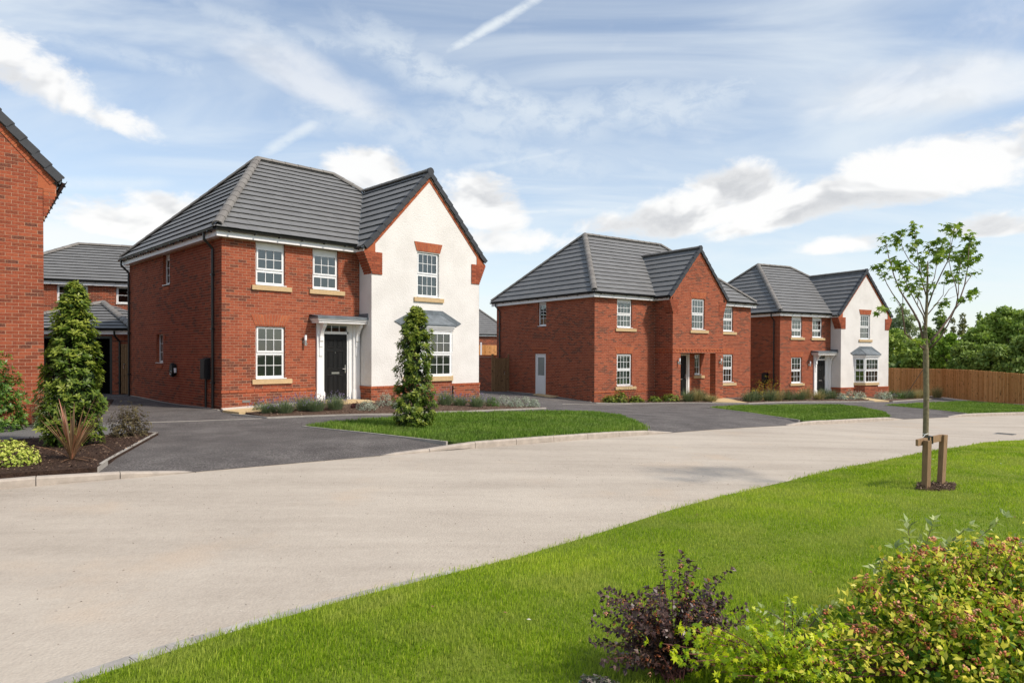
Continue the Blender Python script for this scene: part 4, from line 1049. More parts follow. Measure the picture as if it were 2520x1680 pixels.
    if not second:
        c = Vector((0,3.62,1.06)); b = MB(); n = 20
        ring = lambda rr, x: [(x, c.y+rr*.15*math.cos(t), c.z+.215*rr*math.sin(t)+.0) for t in [2*math.pi*i/n for i in range(n)]]
        b.prism(ring(.82, -.0), (-.05,0,0)); r1_ = ring(1.0, -.05); b.prism(r1_, (-.075,0,0)); b.prism(ring(.9, -.125), (-.018,0,0)); ch = b.obj('car_charger', M['meter'], T)
        b = MB(); b.tube([(-.143+.0, c.y+.0+.055*math.cos(t), c.z-.09+.055*math.sin(t)) for t in [2*math.pi*i/16 for i in range(17)]], .008, 5); b.obj('charger_ring', M['steel'], ch)
        b = MB(); b.box((-.10,c.y-.152,c.z-.08), (-.03,c.y-.149,c.z+.06)); b.obj('charger_label', M['lampglass'], ch)
    b = MB(); b.box((-.03,4.55 if not second else 3.5,2.0), (-.002,4.66 if not second else 3.61,2.12)); b.obj('vent', M['brick2'], T)
    if not second:
        b = MB(); b.box((.55,-.012,.22), (.765,-.002,.285)); b.obj('air_brick', M['ridge'], T)
    BR.flush()
    return T
A_ = house_gable_type('brick_house', (-7.778,18.08,-1.574), .7737, 'nearest brick house with white roughcast gable wing and a car charger on its side wall', 300, 300)
C_ = house_gable_type('brick_house', (15.086,37.999,-2.47), .4726, 'smaller-looking farthest brick house with white gable, beside the long brown garden fence', 0, 0, True)

def house_porch_type():
    T = empty('brick_house', (3.632,29.727,-2.154), .6166); tag(T, 'all-brick middle house with red brick gable wing over an open corner porch', 'house', 'detached brick houses along the road')
    BR = Bricks(T, 300); Sz, D, U1, Pj, U2, U3 = 4.69, 7.70, 3.842, 1.087, 7.501, 11.245; up = Vector((0,0,1)); X = Vector((1,0,0)); Yv = Vector((0,1,0)); ov = .19
    wu = [(1.368,2.316,.713,2.187), (1.368,2.316,3.363,Sz)]
    wall(T, BR, (0,0), (U1,0), -.6, Sz, wu)
    wall(T, BR, (0,D), (0,.012), -.6, Sz, [(D-4.1,D-3.457,3.513,Sz), (D-4.32,D-3.467,.15,2.21)], par=1)
    # back wall of the porch
    wall(T, BR, (U1,0), (U2,0), -.6, 2.3, [(5.25-U1,6.31-U1,.13,2.19), (6.70-U1,7.16-U1,1.15,2.16)])
    wall(T, BR, (U2,0), (U3,0), -.6, Sz, [(8.795-U2,9.743-U2,.713,2.187), (8.795-U2,9.743-U2,3.363,Sz)])
    wall(T, BR, (U1,0), (U1,-Pj+.012), -.6, Sz, par=1)
    wall(T, BR, (U2,-Pj+.012), (U2,-Pj+.33), -.6, 2.24, par=1); wall(T, BR, (U2,-Pj+.012), (U2,0), 2.243, Sz, par=1)
    wall(T, BR, (U3,.012), (U3,D), -.6, Sz, bricks=False); wall(T, BR, (U3,D), (0,D), -.6, Sz, bricks=False)
    zr = 7.185; gu = 5.70; sl = 1.10
    lim = lambda z: (0, U2-U1) if z <= 4.72 else (max(0, gu-(zr-.08-z)/sl-U1), min(U2-U1, gu+(zr-.08-z)/sl-U1))
    wall(T, BR, (U1,-Pj), (U2,-Pj), 2.243, zr-.08, [(5.155-U1,6.092-U1,3.333,4.813)], lim=lim, par=1)
    wall(T, BR, (U1,-Pj), (4.39,-Pj), -.6, 2.243, par=1); wall(T, BR, (6.93,-Pj), (U2,-Pj), -.6, 2.243, par=1)
    wall(T, BR, (4.39,-Pj+.012), (4.39,0), -.6, 2.243, par=0); wall(T, BR, (6.93,-Pj+.33), (6.93,-Pj+.012), -.6, 2.243, par=0)
    wall(T, BR, (U2,-Pj+.33), (6.93,-Pj+.33), -.6, 2.243, par=0)
    b = MB(); b.box((4.39,-Pj+.02,2.23), (U2-.02,-.012,2.26)); b.obj('porch_ceiling', M['fascia'], T)
    b = MB(); b.box((4.2,-Pj+.02,-.4), (U2-.1,-.012,.02)); b.obj('porch_floor', M['slab'], T)
    # decorative band: two smooth courses with a dog-tooth course between
    b = MB()
    for (p, d, n, L) in ((Vector((U1-.012,-Pj-.012,0)), X, -Yv, U2-U1+.024), (Vector((U1-.012,0,0)), -Yv, -X, Pj)):
        for z0, hh, step, pr in ((2.245,.065,.225,.016), (2.395,.065,.225,.016)):
            x = 0
            while x < L-.02:
                x1 = min(x+step-.01, L); b.obox(p+d*x+n*.004+up*z0, d*(x1-x), -n*.02, up*hh, random.random()); x = x1+.01
        x = .0; k = 0
        while x < L-.05:
            x1 = min(x+.105, L); b.obox(p+d*x+n*(.006 if k % 2 else -.03)+up*2.32, d*(x1-x-.008), -n*.02, up*.066, random.random() if k % 2 else .95, 0 if k % 2 else 1); x = x1; k += 1
    b.obj('brick_band', [M['brick2'], M['brick']], T)
    b = MB()
    for (p, d, n, L) in ((Vector((-.015,0,0)), X, -Yv, U1), (Vector((U2,0,0)), X, -Yv, U3-U2), (Vector((U1,0,0)), -Yv, -X, Pj)):
        x = 0
        while x < L-.02:
            x1 = min(x+.215, L); b.obox(p+d*x+n*.018+up*.45, d*(x1-x), -n*.02, up*.065, random.random()); x = x1+.01
    b.obj('plinth_course', M['brick2'], T)
    KN_ = part_empty('corbel_bricks', T)
    for side in (0, 1):
        cb = MB()
        for i in range(9):
            z0 = 4.05+i*CO; ex = min(.22, .028*i)
            xa, xb = (U1-ex, U1+.35) if side == 0 else (U2-.35, U2+ex)
            cb.box((xa+.006,-Pj-.010,z0), (xb-.006,-Pj+.42,z0+CO), .5, 1); x = xa
            while x < xb-.02:
                wdt = .1025 if (i % 2 and abs(x-xa) < .01) else .215; x1 = min(x+wdt, xb)
                if x1-x > .03: BR.add(KN_, (x,-Pj-.018,z0+.005), X, -Yv, x1-x, .065, random.uniform(0,.75))
                x = x1+.01
            xs = xa if side == 0 else xb; dd, nn = (-Yv, -X) if side == 0 else (Yv, X); st_ = Vector((xs, -Pj+.42 if side == 0 else -Pj-.006, z0+.005))
            BR.add(KN_, st_, dd, nn, .2, .065, random.uniform(0,.7)); BR.add(KN_, st_+dd*.21, dd, nn, .2, .065, random.uniform(0,.7))
        cb.obj('corbel', [M['brick2'], M['mortar']], T)
    for sgn in (-1, 1): verge_bricks(T, (gu,-Pj,zr-.14), (gu+sgn*2.05,-Pj,zr-.14-2.05*sl), (0,-1,0))
    ev = .25; ze = 4.88; rz = 8.21; rv = 3.848; r0, r1 = 2.79, 8.415; dn = Vector((0,0,-.02)); hw = 2.13; zb = zr-hw*sl
    fs = (rz-ze)/(rv+ev); vtop = -ev+(zr-ze)/fs; xl = gu-(zr-ze)/sl; xr = gu+(zr-ze)/sl; vf = -ev+(zb-ze)/fs
    F1 = [(-ev,-ev,ze), (xl,-ev,ze), (gu,vtop,zr), (gu,rv,rz), (r0,rv,rz)]; F2 = [(xr,-ev,ze), (U3+ev,-ev,ze), (r1,rv,rz), (gu,rv,rz), (gu,vtop,zr)]
    L_ = [(-ev,-ev,ze), (r0,rv,rz), (-ev,D+ev,ze)]; Rr = [(U3+ev,-ev,ze), (U3+ev,D+ev,ze), (r1,rv,rz)]; BK = [(r0,rv,rz), (r1,rv,rz), (U3+ev,D+ev,ze), (-ev,D+ev,ze)]
    GL = [(gu-hw,-Pj-.05,zb), (gu-hw,vf,zb), (gu,vtop,zr), (gu,-Pj-.05,zr)]; GR = [(gu,-Pj-.05,zr), (gu,vtop,zr), (gu+hw,vf,zb), (gu+hw,-Pj-.05,zb)]
    Rf = MB()
    for q in (F1, F2, L_, Rr, BK, GL, GR): Rf.poly([Vector(v)+dn for v in q])
    roof = Rf.obj('roof', M['felt'], T); TL = Tiles(T, roof, 300)
    TL.slope(F1, (1,0,0)); TL.slope(F2, (1,0,0)); TL.slope(L_, (0,1,0)); TL.slope(GL, (0,1,0)); TL.slope(GR, (0,1,0)); TL.flush()
    Rb = MB()
    for q in (Rr, BK): Rb.poly([Vector(v)+Vector((0,0,.02)) for v in q])
    Rb.obj('roof_slope', M['tile'], roof)
    nL = Vector((-1.06,0,1)).normalized(); nF = Vector((0,-.8,1)).normalized(); nR = Vector((1.06,0,1)).normalized()
    ridge_run(roof, (-ev+.05,-ev+.05,ze+.10), (r0,rv,rz+.06), .125, .42, nL+nF, lift=.03); ridge_run(roof, (r0,rv,rz+.06), (r1,rv,rz+.06), .12, .45, lift=.03)
    ridge_run(roof, (U3+ev-.05,-ev+.05,ze+.10), (r1,rv,rz+.06), .12, .42, nR+nF, lift=.03); ridge_run(roof, (-ev+.05,D+ev-.05,ze+.10), (r0,rv,rz+.06), .12, .42, lift=.03, joined=True)
    ridge_run(roof, (gu,-Pj-.02,zr+.06), (gu,vtop,zr+.06), .115, .45, lift=.03)
    cap = MB(); nn = 12; ring = [(gu+.125*math.cos(math.pi*i/nn), -Pj-.09, zr+.02+.135*math.sin(math.pi*i/nn)) for i in range(nn+1)]+[(gu-.07,-Pj-.09,zr-.12),(gu+.07,-Pj-.09,zr-.12)]
    cap.prism(ring, (0,.10,0)); cap.obj('ridge_end_cap', M['verge'], roof)
    for sgn in (-1, 1): verge_run(roof, (gu,-Pj-.05,zr+.02), (gu+sgn*hw,-Pj-.05,zb), (0,-1,0), drop=.15)
    vl = MB(); vl.tube([(xl,-ev,ze+.02), (gu,vtop-.03,zr+.02)], .022, 6); vl.tube([(xr,-ev,ze+.02), (gu,vtop-.03,zr+.02)], .022, 6); vl.obj('valley', M['lead'], roof)
    soffit_fascia(T, None, Sz, ov, [((-ov-.02,0), (U1-.0,0), (0,-1)), ((U2+.0,0), (U3+ov,0), (0,-1)), ((0,D+ov), (0,-ov), (-1,0))])
    for xx, s in ((U1,-1), (U2,1)):
        b = MB(); b.obox(Vector((xx+s*.24,-ov-.02,Sz-.02)), -Yv*(Pj-.25), X*-s*.02, up*.17); b.obox(Vector((xx,-ov-.02,Sz)), -Yv*(Pj-.25), X*s*.24, up*.012); b.obj('fascia_board', M['fascia'], T)
    gutter(T, (-.24,-ov-.085,Sz+.175), (xl+.1,-ov-.085,Sz+.175), (0,-1,0)); gutter(T, (xr-.1,-ov-.085,Sz+.175), (U3+.28,-ov-.085,Sz+.175), (0,-1,0)); gutter(T, (-ov-.085,D+.2,Sz+.175), (-ov-.085,-.24,Sz+.175), (-1,0,0))
    gutter(T, (U1-.30,-.2,Sz+.12), (U1-.30,-Pj-.03,Sz+.12), (-1,0,0), .4)
    downpipe(T, [(-ov-.09,D-.3,4.82), (-ov-.09,D-.3,4.66), (-.055,D-.35,4.42), (-.055,D-.35,4.3), (-.055,D-.35,.1)])
    interior(T, .03, U3-.03, .03, D-.03, .12, Sz)
    f = (X, -Yv)
    for u in (1.368, 8.795):
        window(T, (u,0,.713), *f, .948, 1.474, 4, 2, 2, .5, curtain=3 if u < 3 else 2); window(T, (u,0,3.363), *f, .948, Sz-3.363, 4, 2, 2, .5, head=.10, curtain=2)
        stone_sill(T, (u-.113,0,.555), *f, 1.31); stone_sill(T, (u-.113,0,3.205), *f, 1.31); soldier_lintel(T, (0,0,0), X, -Yv, u-.02, u+.968, 2.19, 2.50, .12)
    window(T, (5.155,-Pj,3.333), *f, .937, 1.48, 4, 2, 2, .5, curtain=4); stone_sill(T, (5.03,-Pj,3.18), *f, 1.32); soldier_lintel(T, (0,-Pj,0), X, -Yv, 5.13, 6.115, 4.82, 5.12, .11)
    window(T, (6.70,0,1.15), *f, .46, 1.01, 2, 0, 3, 0.0, curtain=0); stone_sill(T, (6.62,0,.98), *f, .80)
    window(T, (0,4.1,3.513), -Yv, -X, .643, Sz-3.513, 2, 0, 3, 0.0, rec=.09, head=.12)
    b = MB(); b.obox((-.004,3.98,3.33), (-.012,0,0), (0,-.46,0), (0,0,.1), .2); b.obox((-.004,4.6,2.40), (-.016,0,0), (0,-1.35,0), (0,0,.065), .2); b.obox((-.004,4.5,2.26), (-.016,0,0), (0,-1.2,0), (0,0,.065), .2); b.obj('brick_panel', M['brick2'], T)
    # side door
    b = MB(); q = Vector((-0.0,4.32,.15))
    b.box((.03,4.26,.15), (.09,4.32,2.2)); b.box((.03,3.467,.15), (.09,3.52,2.2)); b.box((.03,3.52,2.14), (.09,4.26,2.2)); b.obj('door_frame', M['upvc'], T)
    D_ = MB(); D_.box((.05,3.52,.17), (.10,4.26,1.05)); D_.box((.05,3.52,1.05), (.10,3.63,2.14)); D_.box((.05,4.15,1.05), (.10,4.26,2.14)); D_.box((.05,3.63,2.0), (.10,4.15,2.14)); D_.box((.05,3.63,1.05), (.10,4.15,1.12))
    dd = D_.obj('door', M['whitedoor'], T)
    for k in range(2):
        p = MB(); y = 3.61+.29*k; p.box((.038,y,.30), (.049,y+.24,.92)); p.obj('door_panel', M['whitedoor'], dd)
    g = MB(); g.poly([(.06,3.63,1.12),(.06,4.15,1.12),(.06,4.15,2.0),(.06,3.63,2.0)]); g.obj('pane', M['frosted'], dd)
    b = MB(); b.box((-.10,3.40,.02), (.10,4.38,.14)); b.obj('door_step', M['slab'], T)
    b = MB(); b.box((-.03,3.12,1.96), (-.002,3.23,2.10)); b.obj('vent', M['brick2'], T)
    # front door
    b = MB(); b.box((5.25,.03,.13), (5.31,.09,2.19)); b.box((6.22,-.0,.13), (6.31,.09,2.19)); b.box((5.31,.03,2.11), (6.22,.09,2.19)); b.box((6.13,.02,.13), (6.17,.09,2.11)); b.obj('door_frame', M['upvc'], T)
    panel_door(T, (5.31,.06,.15), X, -Yv, .82, 1.96)
    for u in (4.213, 7.24): wall_lamp(T, (u,-Pj,1.78), (0,-1,0), (1,0,0))
    BR.flush(); return T
B_ = house_porch_type()

# --- neighbouring gable end at the left edge
def left_house():
    a = .68; T = empty('brick_house', (-10.2,14.7,-1.56), a); tag(T, 'red brick gable end with dark verge tiles beside the tall broad laurel', 'house', 'detached brick houses along the road')
    BR = Bricks(T, 300); X = Vector((1,0,0)); Yv = Vector((0,1,0)); up = Vector((0,0,1)); gw = 4.6
    zc = 5.12; sl = 1.13; zr = zc+.25+(gw/2+.3)*sl
    # wall outer face; local x runs right, right corner at x=0
    g = gw/2
    lim = lambda z: (0, gw) if z <= zc+.1 else (max(0, g-(zr-.2-z)/sl), min(gw, g+(zr-.2-z)/sl))
    wall(T, BR, (-gw,0), (0,0), -.3, zr-.2, lim=lim, par=1, darkness=.16)
    wall(T, BR, (0,.012), (0,7), -.3, zc, par=0); wall(T, BR, (-gw,7), (-gw,0), -.3, zc, bricks=False); wall(T, BR, (0,7), (-gw,7), -.3, zc, bricks=False)
    KN_ = part_empty('corbel_bricks', T); cb = MB(); n_c = 9
    for i in range(n_c):
        z0 = 4.45+i*CO; ex = min(.235, .030*(i+1)); xa, xb = 0.0, ex
        cb.box((xa+.006,-.010,z0), (xb-.006,.40,z0+CO), .5, 1); x = xa
        while x < xb-.02:
            x1 = min(x+(.1025 if (i % 2 and x == xa) else .215), xb); pl = i >= 7
            if x1-x > .03: BR.add(KN_, (x,-.016,z0+.005), X, -Yv, x1-x, .065, random.uniform(0,.8), 'brick2' if pl else 'brick')
            x = x1+.01
        BR.add(KN_, (ex,-.004,z0+.005), Yv, X, .2, .065, random.uniform(0,.6))
    zt = 4.45+n_c*CO
    cb.prism([(-.10,-.006,zt), (.235,-.006,zt), (.235,-.006,zt+.10), (-.10,-.006,zt+.30)], (0,.4,0), .3, 0); cb.obj('corbel', [M['brick2'], M['mortar']], T)
    rf = MB(); cx = -g; hw = g+.34; zb = zr-hw*sl
    for s in (-1, 1):
        q = [(cx,-.06,zr), (cx+s*hw,-.06,zb), (cx+s*hw,7.3,zb), (cx,7.3,zr)]; rf.prism(q, (0,0,.06))
    roof = rf.obj('roof', M['tile'], T)
    for s in (-1, 1):
        verge_run(roof, (cx,-.06,zr+.04), (cx+s*hw,-.06,zb+.04), (0,-1,0), E=.345, drop=.17)
        verge_bricks(T, (cx,0,zr-.16), (cx+s*(g+.22),0,zr-.16-(g+.22)*sl), (0,-1,0), .13, .014)
    ridge_run(roof, (cx,-.05,zr+.08), (cx,7.3,zr+.08), .12, .45, joined=True)
    gutter(T, (hw-g+.04,-.02,zb+.02), (hw-g+.04,7.3,zb+.02), (1,0,0)); BR.flush(); return T
left_house()

# --- background buildings
def plain_house(name, loc, rz, label, L, D, eave, rise, runl, wins, hip=True, ww=1.15, base=-.4, group=None, cat='house', tile_left=False):
    T = empty(name, loc, rz); tag(T, label, cat, group); BR = Bricks(T, 0); X = Vector((1,0,0)); Yv = Vector((0,1,0)); up = Vector((0,0,1))
    ops = [(x, x+ww, z0, z1) for x, z0, z1 in wins]
    wall(T, BR, (0,0), (L,0), base, eave, ops, darkness=.4, tone_fn=lambda x, z, t: t)
    wall(T, BR, (0,D), (0,.012), base, eave, darkness=.4); wall(T, BR, (L,0), (L,D), base, eave, bricks=False); wall(T, BR, (L,D), (0,D), base, eave, bricks=False)
    ev = .25; ze = eave+.17; zr = ze+rise; F_ = [(-ev,-ev,ze), (L+ev,-ev,ze), (L-runl,D/2,zr), (runl,D/2,zr)]; Lf = [(-ev,-ev,ze), (runl,D/2,zr), (-ev,D+ev,ze)]; Rf_ = [(L+ev,-ev,ze), (L+ev,D+ev,ze), (L-runl,D/2,zr)]; BK = [(runl,D/2,zr), (L-runl,D/2,zr), (L+ev,D+ev,ze), (-ev,D+ev,ze)]
    m_ = MB()
    for q in (F_, Lf, Rf_, BK): m_.poly([Vector(v)-Vector((0,0,.02)) for v in q])
    roof = m_.obj('roof', M['felt'], T); TL = Tiles(T, roof, 0); TL.slope(F_, (1,0,0)); TL.slope(Lf, (0,1,0)); TL.slope(Rf_, (0,1,0)); TL.flush()
    b = MB(); b.poly([Vector(v)+Vector((0,0,.02)) for v in BK]); b.obj('roof_slope', M['tile'], roof)
    ridge_run(roof, (-ev,-ev,ze+.1), (runl,D/2,zr+.06), .12, .45, (-.5,-.5,1), joined=False); ridge_run(roof, (L+ev,-ev,ze+.1), (L-runl,D/2,zr+.06), .12, .45, (.5,-.5,1)); 
    if L-2*runl > .3: ridge_run(roof, (runl,D/2,zr+.06), (L-runl,D/2,zr+.06), .12, .45)
    soffit_fascia(T, None, eave, .19, [((-.2,0), (L+.2,0), (0,-1)), ((0,D+.2), (0,-.19), (-1,0))]); gutter(T, (-.25,-.275,eave+.175), (L+.25,-.275,eave+.175), (0,-1,0)); gutter(T, (-.275,D+.2,eave+.175), (-.275,-.25,eave+.175), (-1,0,0))
    interior(T, .03, L-.03, .03, D-.03, .0, eave)
    for x, z0, z1 in wins: window(T, (x,0,z0), X, -Yv, ww, z1-z0, 2, 2, 0, .97)
    BR.flush(); return T
# two-storey house behind the garage (its eave line measured from the photograph)
a = .409; ox = (-19.96-2.1*math.cos(a), 28.76-2.1*math.sin(a))
plain_house('brick_house', (*ox, -1.62), a, 'dull brown brick house standing behind the garage, with paned upper windows', 9.6, 7.4, 4.56, 2.05, 2.75, [(2.57,3.78,4.56), (4.78,3.78,4.56)], group='detached brick houses along the road')
plain_house('brick_house', (-8.2,64.0,-2.3), .35, 'distant house roof glimpsed in the gap between the two nearest houses', 8.6, 8.5, 4.05, 3.3, 3.0, [(1.2,2.9,4.05)], group='detached brick houses along the road')
for hx, hy, hz, hr, lb in ((34.0, -2.0, -1.6, math.radians(-118), 'plain brick house across the road, only mirrored in the window panes'), (41.0, 13.0, -2.2, math.radians(-112), 'second plain brick house across the road, only mirrored in the panes'), (22.0, -17.0, -1.5, math.radians(-125), 'third plain brick house across the road behind the viewer, only mirrored')):
    plain_house('brick_house', (hx, hy, hz), hr, lb, 9.0, 8.0, 4.69, 3.2, 3.2, [(1.2,.9,2.2), (6.4,.9,2.2), (1.2,3.4,4.69), (6.4,3.4,4.69)], group='detached brick houses along the road')
# garage: hipped roof, open doorway with its inner darkness painted on a black panel
def garage():
    T = empty('garage', (-19.15,24.9,-1.55), .03); tag(T, 'single brick garage with low hipped roof and dark open doorway', 'garage'); BR = Bricks(T, 0); X = Vector((1,0,0)); Yv = Vector((0,1,0))
    L, D, ev_, eave = 4.95, 5.4, .25, 2.25
    wall(T, BR, (0,0), (L,0), -.3, eave, [(1.75,4.32,-.3,2.19,'nojamb')]); wall(T, BR, (L,.012), (L,D), -.3, eave, par=1); wall(T, BR, (0,D), (0,.012), -.3, eave, par=1); wall(T, BR, (L,D), (0,D), -.3, eave, bricks=False)
    b = MB(); b.box((1.75,.02,-.2), (1.83,.12,2.19)); b.box((4.22,.02,-.2), (4.34,.12,2.19)); b.box((1.83,.02,2.08), (4.22,.12,2.19)); b.obj('door_frame', M['blackpvc'], T)
    b = MB(); b.box((1.76,.62,-.1), (4.31,.66,2.19)); dr = b.obj('doorway_shade_panel', M['void'], T)
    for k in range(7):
        r = MB(); r.box((1.79,.60,.02+.29*k), (4.28,.618,.28+.29*k)); r.obj('door_panel', M['void'], dr)  # slats in the same black, part of the painted doorway darkness
    ze = eave+.17; zr = ze+1.15; F_ = [(-ev_,-ev_,ze), (L+ev_,-ev_,ze), (L/2,D/2,zr)]; Lf = [(-ev_,-ev_,ze), (L/2,D/2,zr), (-ev_,D+ev_,ze)]; Rr = [(L+ev_,-ev_,ze), (L+ev_,D+ev_,ze), (L/2,D/2,zr)]; BK = [(L/2,D/2,zr), (L+ev_,D+ev_,ze), (-ev_,D+ev_,ze)]
    m_ = MB()
    for q in (F_, Lf, Rr, BK): m_.poly([Vector(v)-Vector((0,0,.02)) for v in q])
    roof = m_.obj('roof', M['felt'], T); TL = Tiles(T, roof, 90); TL.slope(F_, (1,0,0)); TL.slope(Lf, (0,1,0)); TL.slope(Rr, (0,1,0)); TL.flush()
    ridge_run(roof, (-ev_,-ev_,ze+.1), (L/2,D/2,zr+.06), .125, .42, (-.3,-.3,1)); ridge_run(roof, (L+ev_,-ev_,ze+.1), (L/2,D/2,zr+.06), .125, .42, (.3,-.3,1))
    soffit_fascia(T, None, eave, .19, [((-.2,0), (L+.2,0), (0,-1)), ((0,D+.2), (0,-.19), (-1,0)), ((L,-.19), (L,D+.2), (1,0))]); gutter(T, (-.25,-.275,eave+.175), (L+.25,-.275,eave+.175), (0,-1,0)); gutter(T, (L+.275,-.25,eave+.175), (L+.275,D,eave+.175), (1,0,0))
    downpipe(T, [(4.55,-.28,eave+.1), (4.55,-.28,eave-.05), (4.62,-.06,eave-.28), (4.62,-.06,eave-.5), (4.62,-.06,-.1)])
    BR.flush()
garage()
def board_gate(name, p, q, zb, ht, label, mt='gate', bw=.10, grp=None, latch=True, post_h=.2):
    p = Vector((*p, 0)); q = Vector((*q, 0)); d = q-p; L = d.length; d.normalize(); n = Vector((d.y, -d.x, 0)); T = empty(name, (p.x, p.y, zb), math.atan2(d.y, d.x)); tag(T, label, 'gate', grp)
    X = Vector((1,0,0)); up = Vector((0,0,1)); k = int(round(L/bw))
    for i in range(k):
        b = MB(); x0 = i*L/k+.003; w = L/k-.006; b.obox((x0, -.012-.010*(i % 2), .03), X*w, (0,.018,0), up*(ht-.03), random.random()); b.obj('board', M[mt], T)
    for z in (.25, ht*.5, ht-.25):
        b = MB(); b.box((0,.01,z-.05), (L,.045,z+.05), .3); b.obj('rail', M[mt], T)
    for x in (-.09, L+.005):
        b = MB(); b.box((x,-.03,-.1), (x+.085,.06,ht+post_h), .5); b.obj('post', M[mt], T)
    if latch:
        b = MB(); b.tube([(L*.72,-.03,ht*.58), (L*.72,-.055,ht*.58), (L*.72,-.055,ht*.52), (L*.72,-.03,ht*.52)], .012, 6); b.box((L*.68,-.04,ht*.59), (L*.78,-.03,ht*.615)); b.obj('latch', M['steel'], T)
board_gate('garden_gate', (-14.84,25.30), (-13.98,24.60), -1.53, 1.85, 'narrow boarded timber gate between the garage and the nearest house')
board_gate('garden_gate', (-.95,34.55), (-.2,35.05), -1.98, 1.78, 'dark boarded timber gate between the garden wall and the middle house')
# garden wall between the first two houses, with coping
T = empty('garden_wall', (-3.4,38.1,-1.98), math.atan2(34.6-38.1, -.98+3.4)); tag(T, 'brick garden wall with brick coping beside the dark boarded gate', 'wall'); BR = Bricks(T, 0)
Lw = math.hypot(3.5, 2.42); wall(T, BR, (0,0), (Lw,0), -.2, 1.82, darkness=.45); wall(T, BR, (Lw,.012), (Lw,.22), -.2, 1.82); wall(T, BR, (Lw,.22), (0,.22), -.2, 1.82, bricks=False)
x = 0
while x < Lw:
    b = MB(); b.box((x,-.03,1.825), (x+.068,.25,1.93), random.random()); b.obj('coping_brick', M['brick2'], T); x += .075
b = MB(); b.box((-.0,-.045,1.80), (Lw,.26,1.822)); b.obj('coping_tile', M['kerb'], T); BR.flush()
# closeboard fence with a concrete post, farther back
def closeboard(name, line, label, hf, topf, bw, mt, cat='fence', limit=300, posts=None, gravel=None, group=None):
    T = empty(name, (line[0][0], line[0][1], float(hf(*line[0])))); tag(T, label, cat, group); o0 = Vector(T.location)
    P = [Vector((x, y, 0)) for x, y in line]; boards = []; s = 0.0
    for i, (a, c) in enumerate(zip(P[:-1], P[1:])):
        L = (c-a).length; d = (c-a)/L; n = Vector((d.y, -d.x, 0)); k = int(round(L/bw))
        for j in range(k): boards.append((a+d*(j*L/k), d, n, L/k, s+j*L/k, i, (j+.5)/k))
        s += L
    rest = MB(); cnt = 0
    for (o, d, n, w, ss, i, f) in boards:
        z0 = float(hf(o.x, o.y))+.04; z1 = topf(i, f)+random.uniform(-.008, .008)
        q = o-o0; b = MB() if cnt < limit else rest; w_ = w*1.10
        t = (random.random()*.75+.25*(.5+.5*math.sin(ss*2.3)))
        Q = [Vector((q.x,q.y,z0-o0.z))+n*.004, Vector((q.x,q.y,z0-o0.z))+d*w_+n*.040, Vector((q.x,q.y,z0-o0.z))+d*w_, Vector((q.x,q.y,z0-o0.z))-n*.004]
        b.prism(Q, (0,0,z1-z0), t)
        if cnt < limit: b.obj('board', M[mt], T)
        cnt += 1
    if rest.f: rest.obj('boards', M[mt], T, kind='stuff')
    for i, (a, c) in enumerate(zip(P[:-1], P[1:])):
        d = (c-a).normalized(); n = Vector((d.y, -d.x, 0)); L = (c-a).length
        for t0 in (.25, .85, 1.45):
            b = MB(); zz = float(hf(a.x, a.y)); b.obox(a-o0*1.0-n*.06+Vector((0,0,zz+t0)), d*L, n*.04, (0,0,.08), .4); b.obj('rail', M[mt], T)
    return T
FL = [(26.5,47.5),(26.7,44.7),(26.6,41.7),(25.62,37.6),(25.55,35.5),(25.9,34.0),(26.7,31.2),(28.2,28.5)]
FT = [-.89,-.87,-.83,-.80,-.85,-.92,-1.02,-1.1]
closeboard('garden_fence', FL, 'long brown closeboard fence running from the farthest house to the picture edge', H, lambda i, f: FT[i]+(FT[i+1]-FT[i])*f, .105, 'fence')
T2 = closeboard('panel_fence', [(-6.5,43.2),(2.0,46.6)], 'light brown fence with a white concrete post seen above the garden wall', lambda x, y: H(x, y)*0-1.9, lambda i, f: .60, .14, 'fence')
b = MB(); px0 = (1184-1260)/1660.3*44.3; b.box((px0-.05-T2.location.x,44.2-T2.location.y,0), (px0+.05-T2.location.x,44.3-T2.location.y,2.66)); b.obj('concrete_post', M['lampglass'], T2)
# ================================================================== plants
def unit(v): return v/np.maximum(np.linalg.norm(v, axis=-1, keepdims=True), 1e-9)
def leaf_arrays(P, D, Nn, L, Wd, fold=.18, mid=.45, droop=.0):
    """one folded leaf per row: base P, direction D, face normal Nn"""
    D = unit(D); Sd = unit(np.cross(D, Nn)); Nn = np.cross(Sd, D); L = np.broadcast_to(L, len(P))[:, None]; Wd = np.broadcast_to(Wd, len(P))[:, None]
    a = P; c = P+D*L-Nn*droop*L; m = P+D*L*mid
    b = m+Sd*Wd*.5+Nn*Wd*fold; d = m-Sd*Wd*.5+Nn*Wd*fold
    V = np.stack([a, b, c, d], 1).reshape(-1, 3); F = np.arange(len(P)*4).reshape(-1, 4)
    return V, F
def leaf_obj(name, parts, mats, parent=None, kind=None, label=None):
    Vs, Fs, Ts = [], [], []; o = 0
    for V, F, t in parts: Vs.append(V); Fs.append(F+o); Ts.append(np.broadcast_to(t, len(F))); o += len(V)
    ob = link(name, np_mesh(name, np.concatenate(Vs), np.concatenate(Fs), np.concatenate(Ts), mats), parent); tag(ob, label, kind=kind); return ob
def rand_dir(n):
    v = rng.normal(size=(n, 3)); return unit(v)
